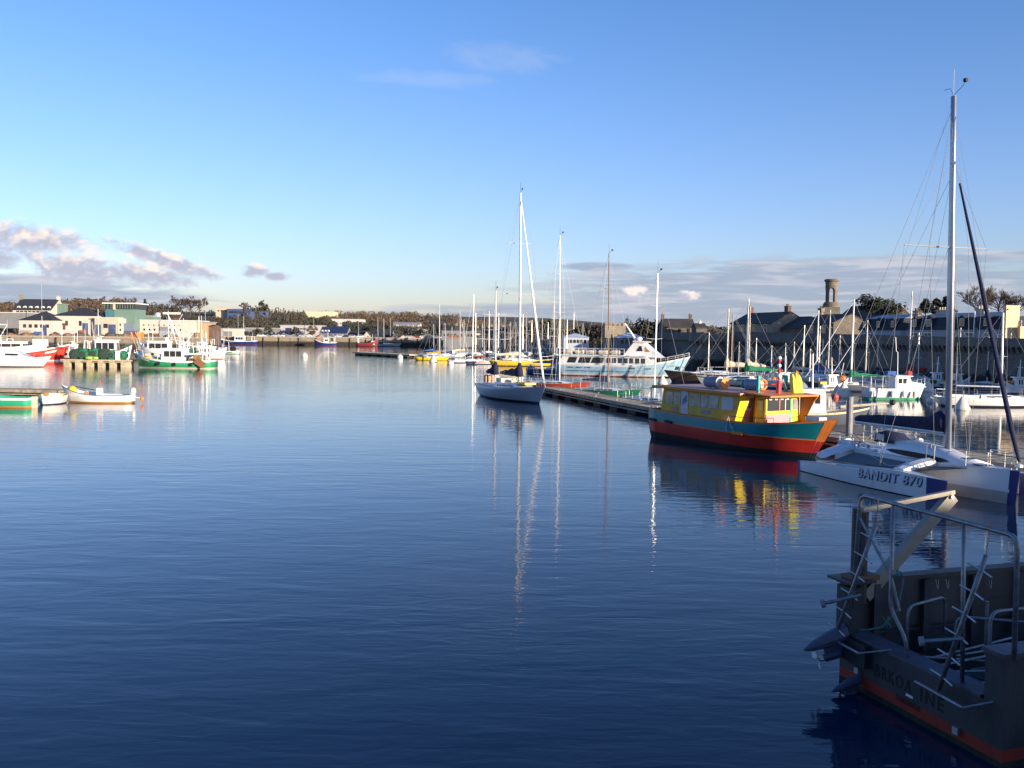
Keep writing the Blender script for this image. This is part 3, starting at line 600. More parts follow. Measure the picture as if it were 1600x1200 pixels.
tree_at(leafy, 'dark tree before the grey quay shed', 420, 511, 527, 441, w=5, seed=38, n=260, lf=.4, col=(.03,.035,.02))
tree_at(leafy, 'low dark tree left before the grey quay shed', 403, 514, 527, 441, w=4, seed=39, n=220, lf=.4, col=(.04,.04,.025))
# the woods that cover the hills: one mass
def woods(name, label, spans, seed, cols):
    rd = random.Random(seed); mbs = MB()
    for (xa, xb, ya, yb_, yt, ytv, d0, d1, n, kc, spiky) in spans:
        for i in range(n):
            f = rd.random(); px = xa + (xb-xa)*f; d = rd.uniform(d0, d1); yy = (ya + (yb_-ya)*f)
            top = yy + rd.uniform(-ytv, ytv) + (d1-d)/(d1-d0)*yt
            a = pt(px, top, d); H_ = max(5.0, rd.uniform(8, 13)) * (1.15 if spiky else 1); base = a.z - H_
            wv = H_*(.22 if spiky else .42)*rd.uniform(.7,1.3); k = rd.choice(kc)
            for j in range(60):
                ff = rd.random(); rr = wv*(1.1-ff if spiky else math.sin(math.pi*(.1+.85*ff))**.6)*math.sqrt(rd.random()); an = rd.uniform(0, 6.283)
                p = Vector((a.x+rr*math.cos(an), d+rr*math.sin(an), base + H_*(.05+.95*ff))); s_ = rd.uniform(.3,.8)*(.8 if spiky else 1)
                v = Vector((rd.gauss(0,1), rd.gauss(0,1), rd.gauss(0,1))).normalized(); o_ = v.orthogonal().normalized()
                mbs.add([p-v*s_, p+o_*s_*.8, p+v*s_, p-o_*s_*.7], [(0,1,2,3)], k)
            if rd.random() < .35: mbs.tube([(a.x, d, base-3), (a.x, d, base+H_*.8)], .14, 3, 3, False)
    tag(mbs.build(name, cols), label, 'woods', kind='stuff')
WC = [mat('winter_brown_wood', (.066,.048,.034), .95, var=.3, scale=.05), mat('dark_evergreen_wood', (.032,.036,.024), .95, var=.4, scale=.05), mat('russet_wood', (.105,.070,.042), .95, var=.3, scale=.05), mat('pale_trunks', (.15,.12,.095), .9)]
# (x0,x1, ytop at x0, ytop at x1, extra drop for near rows, jitter, d0, d1, n, colours, spiky)
woods('woods', 'brown leafless woods covering the hill behind the left harbour buildings', [
    (-40,130,472,467,14,2.6,450,640,260,[0,0,0,2],False), (90,190,467,464,18,2.4,450,640,200,[0,0,2],False), (190,280,470,476,16,2.6,450,640,170,[0,0,1],False),
    (280,520,484,489,16,2.4,520,690,420,[0,1,1,0],False), (380,480,476,485,8,2.2,560,700,130,[0,1],True), (330,520,496,501,12,1.2,470,560,300,[1,1,0],False)], 51, WC)
woods('woods', 'russet wood with dark pines along the skyline behind the marina', [
    (500,650,485,487,12,1.5,600,760,330,[2,2,0],False), (560,720,489,491,16,1.5,560,720,420,[2,2,0],False), (640,880,487,504,6,2.5,600,720,170,[1,1,0],True),
    (700,900,493,508,14,1.5,480,640,420,[0,2,0],False), (540,620,501,505,6,1,470,560,120,[1],False), (880,1060,508,512,10,1.5,300,420,190,[0,0,1],False), (600,700,503,508,6,1,500,560,120,[0,1],False), (1095,1150,508,512,6,1.2,260,330,50,[1,0],False)], 52, WC)
# ================================================================== hulls
class Hull:
    def __init__(s, L, B, bow, mid, stern, draft=.35, rake=.1, srake=.0, trans=.75, tm=.45, p=2.2, full=.55, flare=1.0, tl=.36):
        s.__dict__.update(locals())
    def zs(s, t):
        if t > s.tl: return s.mid + (s.bow-s.mid)*((t-s.tl)/(1-s.tl))**2
        return s.mid + (s.stern-s.mid)*((s.tl-t)/s.tl)**2
    def hb(s, t):
        if t < s.tm: return s.B/2*(s.trans + (1-s.trans)*math.sin(math.pi/2*t/s.tm))
        return s.B/2*max(.004, 1-((t-s.tm)/(1-s.tm))**s.p)
    def pt(s, t, z, side):
        zs, dr = s.zs(t), s.draft*(1-.75*max(0, (t-.7)/.3)**2)*(1-.35*max(0, (.3-t)/.3))
        v = (zs-z)/(zs+s.draft); v = min(max(v, 0), 1)
        e = s.flare*max(0, (t-s.tm)/(1-s.tm))
        g_ = max(0, 1-v**(2.6-1.5*min(1,e)))**(s.full+.35*e)
        x = -s.L/2 + s.L*t - s.rake*s.L*v*(t**4) + s.srake*s.L*v*(1-t)**4
        return (x, side*s.hb(t)*g_, z)
    def y_at(s, x, z):
        lo, hi = 0.0, 1.0
        for _ in range(22):
            m_ = (lo+hi)/2
            if s.pt(m_, z, 1)[0] < x: lo = m_
            else: hi = m_
        return s.pt(lo, z, 1)[1]
    def make(s, parent, mats, bands, n=18, bul=0.0, name='hull', deckmat=None, thick=.06, inner=None):
        """bands: list of z-functions or numbers from under the sheer downwards; mats[i] colours the band above bands[i]"""
        ts = [1-(1-i/n)**1.25 if True else i/n for i in range(n+1)]
        lv = [lambda t: s.zs(t)] + [(b if callable(b) else (lambda t, b=b: b)) for b in bands] + [lambda t: -s.draft*.45, lambda t: -s.draft*.98]
        m = MB(); nl = len(lv)
        for side in (1, -1):
            vs = [s.pt(t, min(s.zs(t), f(t)), side) for t in ts for f in lv]; fs = []; base = len(m.v)
            m.v += vs
            for i in range(n):
                for j in range(nl-1):
                    q = (i*nl+j, i*nl+j+1, (i+1)*nl+j+1, (i+1)*nl+j)
                    q = q if side > 0 else q[::-1]
                    m.f.append(tuple(k+base for k in q)); m.k.append(min(j, len(mats)-1))
        a, b = 0, (n+1)*nl                                # transom
        for j in range(nl-1):
            m.f.append((a+j, b+j, b+j+1, a+j+1)); m.k.append(min(j, len(mats)-1))
        kb = len(m.v)
        for i in range(n+1): m.v.append((m.v[i*nl+nl-1][0], 0, -s.draft))
        for i in range(n):
            m.f.append((i*nl+nl-1, kb+i, kb+i+1, (i+1)*nl+nl-1)); m.k.append(len(mats)-1)
            m.f.append((b+i*nl+nl-1, b+(i+1)*nl+nl-1, kb+i+1, kb+i)); m.k.append(len(mats)-1)
        # capping rail and inside of the bulwark
        for side in (1, -1):
            for i in range(n):
                q = []
                for t in (ts[i], ts[i+1]):
                    x, y, z = s.pt(t, s.zs(t), side); yi = side*max(.0, abs(y)-thick); xb, yb, _ = s.pt(t, z-bul-.02, side); yb = side*max(.0, min(abs(yi), abs(yb)-thick)); q.append(((x, y, z+.012), (x, yi, z+.012), (min(x, xb), yb, z-bul-.02)))
                o = len(m.v); m.v += [*q[0], *q[1]]
                f1, f2 = (o, o+3, o+4, o+1), (o+1, o+4, o+5, o+2)
                if side < 0: f1, f2 = f1[::-1], f2[::-1]
                m.f += [f1, f2]; m.k += [0, 0 if inner is None else inner]
        h = m.build(name, mats, parent, smooth=False)
        for pgon in h.data.polygons: pgon.use_smooth = True
        d = MB(); vs = []
        for t in ts:
            x, y, z = s.pt(t, s.zs(t)-bul, 1); y = max(0.0, y - thick*.5); vs += [(x, y, z-.005), (x, 0, z+.02), (x, -y, z-.005)]
        d.add(vs, [f for i in range(n) for f in ((i*3, i*3+1, i*3+4, i*3+3), (i*3+1, i*3+2, i*3+5, i*3+4))])
        d.build('deck', deckmat or mats[0], parent)
        return h
def paint(col, key=None, rough=.35, **k):
    return mat(key or 'paint_%02x%02x%02x' % tuple(int(c*255) for c in col), col, rough, var=.06, coat=.15, **k)
def rail(parent, pts, h, r=.014, name='guard_rail', posts=True, mid=True, m=None):
    b = MB()
    up = [Vector(p)+Vector((0,0,h)) for p in pts]
    b.tube(up, r, 5)
    if mid: b.tube([Vector(p)+Vector((0,0,h*.5)) for p in pts], r*.6, 4)
    if posts:
        for p, q in zip(pts, up): b.tube([p, q], r, 5)
    return b.build(name, m or STEEL, parent)

def sailboat(label, loc, hd, L, mh, hull=(.78,.77,.74), stripe=None, cover=None, jib=None, mast_r=None, mp=.58, mizzen=0, lod=0, lean=0.0, mastmat=None, group=None, boot=None, beam=.31, rig=True, name='sailing_yacht', roll=0.0, cat='sailing boat', hullmat=None, cabin=True, boomang=0.0, mstx=.0):
    B = L*beam; t = thing(name, label, cat, loc, hd, group)
    fb = max(.55, L*.085); hm = hullmat or paint(hull)
    H_ = Hull(L, B, fb*1.35, fb*.95, fb*1.0, .35, .10, .06, .62, .45, 2.0, .45)
    bm = paint(boot or (.03,.04,.10)); sm = paint(stripe) if stripe else hm
    H_.make(t, [hm, sm, hm, bm, RED], [lambda q: H_.zs(q)-.10, lambda q: H_.zs(q)-.22, .14, 0.0], n=18 if lod == 0 else 9, bul=.04, deckmat=WHITE if lod else mat('grey_white_deck', (.62,.61,.58), .6))
    mm = mastmat or ALU; mr = mast_r or L*.0085
    mx_ = -L/2 + L*mp; dz = H_.zs(mp)
    if cabin:
        x0, x1 = -L*.14, L*.24; hw = B*.30; ch = fb*.42
        secs = []
        for f in (0, .12, .5, .8, 1.0):
            x = x0+(x1-x0)*f; w_ = hw*(1-.45*f**2); h_ = ch*(1.0 if f < .6 else 1-.85*((f-.6)/.4)); zb = H_.zs((x+L/2)/L)-.06
            secs.append([(x, -w_, zb), (x, -w_*.86, zb+h_), (x, 0, zb+h_*1.12), (x, w_*.86, zb+h_), (x, w_, zb)])
        c = MB(); c.loft(secs); c.add(secs[0], [(0,1,2,3,4)]); cb = c.build('cabin', WHITE, t)
        if lod < 2:
            for sd in (-1, 1):
                for f in ((.22,.42,.62) if lod == 0 else (.4,)):
                    x = x0+(x1-x0)*f; w_ = hw*(1-.45*f**2)*.95; zb = H_.zs((x+L/2)/L)-.06+ch*.5
                    MB().box(x-L*.035*(1 if lod == 0 else 2.4), x+L*.035*(1 if lod == 0 else 2.4), sd*w_-.03, sd*w_+.03, zb-ch*.16, zb+ch*.16).build('window', GLASS, cb)
        if lod == 0:
            k = MB(); k.box(-L*.36, x0-.05, -hw*.8, -hw*.62, dz-.1, dz+.18); k.box(-L*.36, x0-.05, hw*.62, hw*.8, dz-.1, dz+.18); k.build('cockpit_coaming', WHITE, t)
    ml = lean
    def mastobj(x, h, r, bl, parent_name='mast', cov=cover, spr=(.48,.74) if lod < 2 else (.55,), bdir=-1):
        zb = H_.zs((x+L/2)/L)+.02; top = Vector((x - h*.012 + mstx, 0, zb+h))
        mo = MB().tube([(x,0,zb-.1), (x+(top.x-x)*.5,0,zb+h*.5), tuple(top)], [r, r*.95, r*.72], 8 if lod == 0 else 5).build(parent_name, mm, t)
        for f in spr:
            sw = B*(.42 if f < .6 else .3)
            zz = zb+h*f; bb = MB(); bb.tube([(x+(top.x-x)*f-.12, -sw, zz+.05), (x+(top.x-x)*f, 0, zz), (x+(top.x-x)*f-.12, sw, zz+.05)], r*.32, 4); bb.build('spreader', mm, mo)
        if lod == 0:
            bb = MB(); bb.tube([top, top+Vector((0,0,.9))], .012, 4); bb.tube([top+Vector((.0,0,.05)), top+Vector((.35,0,.25))], .012, 4); bb.box(top.x+.3, top.x+.42, -.05, .05, top.z+.22, top.z+.36); bb.build('wind_vane', BLACK, mo)
        # boom and covered sail
        zbm = zb + fb*.42 + .55
        ca, sa = math.cos(boomang), math.sin(boomang)
        bo = MB().tube([(x-.1,0,zbm), (x-bl*ca, -bl*sa, zbm+.06)], r*.62, 6).build('boom', mm, t)
        if cov:
            secs = []; nn = 9
            for i in range(nn):
                f = i/(nn-1); rr = L*.022*(1.5-1.0*f)*(1+.15*math.sin(i*2.3)); cx, cy, cz = x-.05-bl*.97*f*ca, -bl*.97*f*sa, zbm+.05+rr*.55 - .05*f
                secs.append([(cx, cy+rr*.8*math.cos(a_)*.75, cz+rr*math.sin(a_)) for a_ in [2*math.pi*j/8 for j in range(8)]])
            c = MB(); c.loft(secs, 0, True)
            c.tube([(x-.02,0,zbm-.1),(x-.03,0,zbm+L*.035),(x-.03,0,zbm+L*.085)], [L*.027,L*.024,r*1.15], 8)
            c.build('sail_cover', cov, bo, smooth=True)
        return top, zb
    top, zb = mastobj(mx_, mh, mr, L*.40 if not mizzen else L*.34)
    wr = .009 if lod == 0 else (.013 if lod == 1 else .018); wm = WIRE if lod == 0 else WIREF
    if rig:
        bowp, sternp = Vector((L*.485,0,H_.zs(1)+.02)), Vector((-L*.49,0,H_.zs(0)+.02)); tp = Vector((top.x,0,top.z*.985))
        if jib: MB().tube([bowp+Vector((0,0,.25)), bowp.lerp(tp,.15), bowp.lerp(tp,.6), bowp.lerp(tp,.97)], [q*L*(1 if lod == 0 else .6) for q in (.006, .0085, .0065, .003)], 7).build('rolled_jib', jib, t)
        else: bar(bowp, tp, wr, 4).build('forestay', wm, t)
        bar(sternp, Vector((top.x,0,top.z)), wr, 4).build('backstay', wm, t)
        for sd in (-1, 1):
            b = MB(); cp = Vector((mx_-.15, sd*B*.47, dz)); s1 = Vector((mx_-.14, sd*B*.42, zb+mh*.48)); 
            b.tube([cp, s1, Vector((top.x, sd*B*.3 if lod == 0 else sd*.02, zb+mh*(.74 if lod == 0 else .97))), tp], wr, 4); b.tube([cp+Vector((-.3,0,0)), Vector((mx_, 0, zb+mh*.47))], wr, 4)
            if lod == 0: b.tube([cp+Vector((.35,0,0)), Vector((mx_, 0, zb+mh*.47))], wr, 4)
            b.build('shroud', wm, t)
    if mizzen:
        xm = -L*.33; r2 = mr*.75; tp2, zb2 = mastobj(xm, mizzen, r2, L*.17)
        for sd in (-1, 1): bar((xm-.2, sd*B*.4, zb2), (tp2.x, 0, tp2.z*.97), wr, 4).build('shroud', wm, t)
    if lod < 2:
        pr = [H_.pt(q, H_.zs(q), sd) for sd in (1,) for q in (.80,.9)] + [(L*.49,0,H_.zs(1))] + [H_.pt(q, H_.zs(q), -1) for q in (.9,.80)]
        rail(t, pr, .6, .014 if lod == 0 else .02, 'pulpit', mid=lod == 0)
        pr = [H_.pt(q, H_.zs(q), 1) for q in (.18,.02)] + [H_.pt(q, H_.zs(q), -1) for q in (.02,.18)]
        rail(t, pr, .6, .014 if lod == 0 else .02, 'pushpit', mid=lod == 0)
        if lod == 0:
            for sd in (1, -1): rail(t, [H_.pt(q, H_.zs(q), sd) for q in (.18,.30,.42,.55,.68,.80)], .58, .009, 'lifeline')
    t.rotation_euler.x = roll
    return t
def hd_between(a, b): return math.atan2(b.y-a.y, b.x-a.x)

# ---- the grey-white ketch at the pontoon head
kb = gp(834, 631); ks = gp(757, 617.5)
ctr = (kb+ks)/2 + Vector((.52, 0, 0)); Lk = (kb-ks).length*1.16
hk = hd_between(ks, kb)
khm = mat('grey_topside', (.42,.44,.50), .3, var=.04, coat=.3)
ketch_top = zat(818, 303, ctr.y) - 1.2
t = sailboat('grey-white two-masted ketch with navy sail covers moored at the end of the long pontoon', ctr, hk, Lk, ketch_top, cover=NAVY, jib=WHITE, mizzen=zat(771,452,ctr.y+4)-1.2, mast_r=.115, mp=.60, hullmat=khm, boot=(.02,.03,.06), cat='ketch', name='ketch', beam=.30)
b = MB(); b.ball((-.5,.2,1.55), .28, 8, 5); b.ball((.1,-.3,1.5), .25, 8, 5); b.box(-2.4,-1.2,-.7,.7,1.35,1.8); b.build('deck_gear', CREAM, t)
b = MB(); b.box(1.6,3.6,-.5,.5,1.45,1.62); b.build('hatch', YELLOW, t)
b = MB(); b.box(-Lk*.44,-Lk*.40,-.6,.6,1.25,1.9); b.build('wind_steering_gear', WOOD, t)

# ---- other yachts around the middle
def yacht(label, xl, xr, py, mx, mtop, hdeg, **k):
    c = gp((xl+xr)/2, py); w_ = (xr-xl)/F*c.y; hd = R(hdeg); vd = math.atan2(c.x, c.y)
    L = w_/max(.35, abs(math.cos(hd)*math.cos(vd) + 0*math.sin(hd)) + .25*abs(math.sin(hd))) if 'L' not in k else k.pop('L')
    L = max(4.5, min(L, 17)); mh = zat(mx, mtop, c.y) - L*.085
    k.setdefault('lod', 1)
    if 'mp' not in k:
        f = ((mx-(xl+xr)/2)/F*c.y)/max(.3, abs(math.cos(hd)))/L*(1 if math.cos(hd) > 0 else -1)
        k['mp'] = min(.72, max(.38, .5+f))
    k['mp'] = k['mp']; c.x = pt(mx, py, c.y).x - (k['mp']-.5)*L*math.cos(hd) if abs(math.sin(hd)) < .9 else c.x
    return sailboat(label, c, hd, L, mh, **k)
yacht('small sloop with a bright red hull just behind the long pontoon', 858, 898, 609, 874, 368, -35, hull=(.50,.07,.03), cover=None, lod=0, L=8.2, mp=.55, boot=(.6,.58,.5))
yacht('small sloop with a dark green hull, brown mast and grey boom cover', 936, 974, 620, 950, 396, -40, hull=(.02,.20,.10), cover=GREYC, lod=0, L=7.4, mp=.52, mastmat=mat('brown_mast', (.16,.09,.05), .5))
yacht('white sloop half hidden behind the pontoon, just left of the painted ferry', 1008, 1050, 636, 1022, 427, -50, lod=0, L=7.0, mp=.5, mstx=.25)
yacht('tall-masted yacht with a bright yellow hull and ochre boom cover', 648, 702, 563, 687, 476, 0, hull=(.85,.58,.02), cover=mat('ochre_canvas', (.55,.33,.06), .85), boot=(.4,.28,.03), mast_r=.12)
yacht('white yacht right of the yellow one, behind a round buoy', 698, 738, 567, 720, 500, 0, cover=WHITE)
yacht('white yacht with a tall mast and furled jib in the middle marina row', 722, 752, 566, 738, 461, 175, jib=WHITE, mast_r=.12)
yacht('low yacht with a maroon deck cover and white hull', 727, 776, 569, 757, 487, 0, hull=(.75,.72,.68), stripe=(.25,.05,.04), cover=mat('maroon_canvas', (.22,.05,.04), .85))
yacht('long yellow-hulled yacht behind the ketch booms', 778, 852, 572, 812, 500, 0, hull=(.80,.55,.05), boot=(.10,.06,.03), cover=CREAM, L=12)
yacht('cream yacht with a canvas awning seen between the ketch masts', 782, 818, 564, 806, 505, 0, hull=(.66,.58,.44), cover=CREAM)
yacht('blue-hulled workboat-like yacht under a grey winter cover left of the passenger boat', 853, 884, 585, 866, 470, -30, hull=(.05,.09,.22), cover=GREYC, L=9)
rd = random.Random(5)
pal = [(.76,.75,.72), (.70,.70,.72), (.76,.75,.72), (.30,.34,.42), (.72,.66,.55)]
desc = ['white', 'pale grey', 'white', 'blue-grey', 'cream']
covs = [None, NAVY, BLUEC, GREYC, CREAM]; cdesc = ['with a bare boom', 'with a navy sail cover', 'with a blue sail cover', 'with a grey sail cover', 'with a cream sail cover']
yrow = [(x, 557+rd.uniform(-3,4), x+rd.uniform(-3,3), rd.uniform(483,512)) for x in (676,694,706,716,726,744,752,763,772,779,788,797,803,816,823,831,838,846,856,864,872,886,898,912)]
OR2 = 'first second third fourth fifth sixth seventh eighth ninth tenth eleventh twelfth thirteenth fourteenth fifteenth sixteenth seventeenth eighteenth nineteenth twentieth twenty-first twenty-second twenty-third twenty-fourth'.split()
yrow.sort(key=lambda q: q[2])
for i, (x, py, mx, mt) in enumerate(yrow):
    j, c_ = rd.randrange(5), rd.randrange(5)
    c = gp(x, py)
    yacht('far %s yacht %s, %s from left among the far masts' % (desc[j], cdesc[c_], OR2[i]), x-14, x+14, py, mx, mt, rd.choice([80,100,95,-85,60]), hull=pal[j], cover=covs[c_], lod=2, L=rd.uniform(8,11), group='yachts moored in the middle marina', mast_r=.085, jib=WHITE if rd.random() < .25 else None)
t = yacht('two-masted grey schooner lying along the far quay', 592, 619, 541, 600, 497, 0, hull=(.45,.46,.48), lod=2, L=13, mizzen=12.5, mast_r=.12)

# ---- yachts in front of the rampart
RR = [ # label, xl, xr, py, mast x, mast top, heading, kw
 ('old wooden gaff boat with a pale rolled sail and brown hull below the bastion', 1082, 1146, 597, 1134, 482, 170, dict(hull=(.12,.08,.06), cover=CREAM, mastmat=mat('pale_pole', (.62,.55,.42), .5), mizzen=8.5, L=12.5)),
 ('dark old cutter with brown spars just right of the bastion', 1126, 1160, 594, 1142, 490, 160, dict(hull=(.07,.06,.06), cover=None, mastmat=mat('brown_mast'), L=9)),
 ('white sloop with a green hull band and green sail cover behind the painted ferry roof', 1120, 1196, 603, 1165, 466, 176, dict(hull=(.76,.76,.73), stripe=(.02,.22,.12), cover=GREENC, jib=None, L=10.5, boot=(.02,.20,.10), mast_r=.11)),
 ('small white boat with a short leaning mast left of the red signal mast', 1148, 1176, 600, 1153, 535, 178, dict(L=6, cover=None)),
 ('white sloop with twin pale masts close together behind the wheelhouse', 1226, 1262, 598, 1253, 508, 165, dict(L=8, cover=None, mizzen=6.5)),
 ('white sloop with an unstepped leaning pole behind the yellow oilskins', 1196, 1236, 600, 1225, 536, 172, dict(L=7)),
 ('white yacht with a tall mast and blue tarpaulin in front of the rampart', 1258, 1300, 598, 1275, 485, 170, dict(L=8.5, cover=BLUEC, jib=WHITE, mast_r=.1)),
 ('cream yacht with a pale boom tent, mast just right of the blue tarpaulin one', 1276, 1312, 602, 1293, 484, 172, dict(L=8, cover=CREAM, hull=(.68,.62,.50))),
 ('dark grey sloop with a green sail cover in front of the rampart', 1296, 1346, 611, 1328, 468, 168, dict(L=8.8, hull=(.12,.13,.15), cover=GREENC, jib=WHITE, mast_r=.11)),
 ('plain white sloop with a bare boom between green cover and motor cruiser', 1328, 1364, 607, 1351, 500, 170, dict(L=7.5, jib=WHITE)),
 ('white yacht under a red cover behind the green-bottomed motor cruiser', 1396, 1446, 600, 1419, 455, 172, dict(L=9.5, cover=mat('red_canvas', (.42,.04,.03), .85), mast_r=.1)),
 ('small white yacht with a thin mast right of the motor cruiser', 1424, 1456, 603, 1434, 520, 8, dict(L=6.5)),
 ('pale yacht with a grey-pink cockpit tent below the mansard house', 1452, 1492, 602, 1476, 520, 172, dict(L=8, cover=mat('pink_grey_canvas', (.36,.30,.32), .85))),
 ('cream yacht with a long overhanging bow behind the white cone buoy', 1490, 1530, 600, 1517, 486, 170, dict(L=8.5, cover=None, hull=(.70,.64,.54), mast_r=.1)),
 ('bright white sloop alone in open water right of the tall trimaran mast', 1510, 1592, 635, 1563, 489, -4, dict(L=9.2, cover=None, lod=0, mast_r=.10, boot=(.04,.04,.06), jib=None)),
 ('white yacht with an awning against the rampart at the right edge', 1546, 1606, 606, 1590, 500, 175, dict(L=9, cover=CREAM)),
]
RR += [(l, x-18, x+18, py, m, mt, h, dict(lod=2, L=LL, cover=cv, hull=hl, mast_r=.075)) for l, x, py, m, mt, h, LL, cv, hl in [
 ('white sloop far left against the rampart foot, left of the dark cutter', 1108, 590, 1106, 520, 170, 7.5, None, (.72,.71,.68)),
 ('white sloop tucked against the rampart behind the green sail cover', 1182, 592, 1180, 528, 168, 8, CREAM, (.72,.71,.68)),
 ('little blue sloop against the rampart behind the red signal mast', 1206, 594, 1204, 540, 172, 7, NAVY, (.06,.10,.25)),
 ('cream sloop tight beside the twin pale masts', 1240, 594, 1239, 534, 171, 7.5, CREAM, (.66,.60,.48)),
 ('white sloop with a blue cover deep behind the fishing smack', 1262, 606, 1264, 545, 170, 6.5, BLUEC, (.74,.73,.70)),
 ('grey sloop with a low mast next to the blue tarpaulin yacht', 1286, 594, 1284, 530, 170, 7, GREYC, (.30,.32,.35)),
 ('white sloop behind the green cover yacht, close under the rampart', 1312, 598, 1310, 524, 169, 7.5, None, (.74,.73,.70)),
 ('white sloop hard against the rampart left of the cruiser canopy', 1372, 597, 1370, 536, 170, 7, NAVY, (.74,.73,.70)),
 ('cream sloop against the rampart right of the red cover', 1462, 598, 1460, 530, 170, 7.5, CREAM, (.70,.65,.54)),
 ('white sloop behind the pink-grey tent, mast beside the big trimaran mast', 1500, 604, 1497, 512, 170, 8, None, (.74,.73,.70)),
 ('white sloop with a navy cover behind the lone white sloop', 1544, 608, 1542, 505, 170, 8, NAVY, (.74,.73,.70)),
 ('grey-hulled sloop near the right edge under the rampart', 1572, 610, 1575, 520, 170, 7.5, GREYC, (.35,.36,.40))]]
for lb, xl, xr, py, mx, mt, hh, kw in RR:
    yacht(lb, xl, xr, py, mx, mt, hh, **kw)
# ================================================================== motor and fishing boats
def wheelhouse(parent, x0, x1, hw, z0, h, m=WHITE, roofm=None, slope=.25, nw=3, name='wheelhouse', top=True, fw=True):
    """box house, sloped front at x1, band of windows"""
    b = MB(); b.prism([(x0,z0),(x1,z0),(x1-slope,z0+h),(x0,z0+h)], -hw, hw); wh = b.build(name, m, parent)
    if top:
        MB().prism([(x0-.15,z0+h+.004),(x1-slope+.25,z0+h+.004),(x1-slope+.2,z0+h+.12),(x0-.1,z0+h+.12)], -hw-.12, hw+.12).build('roof', roofm or m, wh)
    zw0, zw1 = z0+h*.50, z0+h*.86
    for sd in (-1, 1):
        for i in range(nw):
            a = x0+.2+(x1-slope-x0-.4)*i/nw; c = x0+.2+(x1-slope-x0-.4)*(i+1)/nw-.12
            MB().box(a, c, sd*hw-.02, sd*hw+.02, zw0, zw1).build('window', GLASS, wh)
    if fw:
        for i in range(3):
            y0 = -hw+.12+(2*hw-.24)*i/3; y1 = y0+(2*hw-.24)/3-.1
            xa, xb = x1-slope*.5+.02, x1-slope*.86+.02
            q = MB(); q.add([(xa,y0,zw0),(xa,y1,zw0),(xb,y1,zw1),(xb,y0,zw1),(xa-.05,y0,zw0),(xa-.05,y1,zw0),(xb-.05,y1,zw1),(xb-.05,y0,zw1)], [(0,1,2,3),(7,6,5,4),(0,4,5,1),(2,6,7,3),(1,5,6,2),(0,3,7,4)]); q.build('window', GLASS, wh)
    return wh
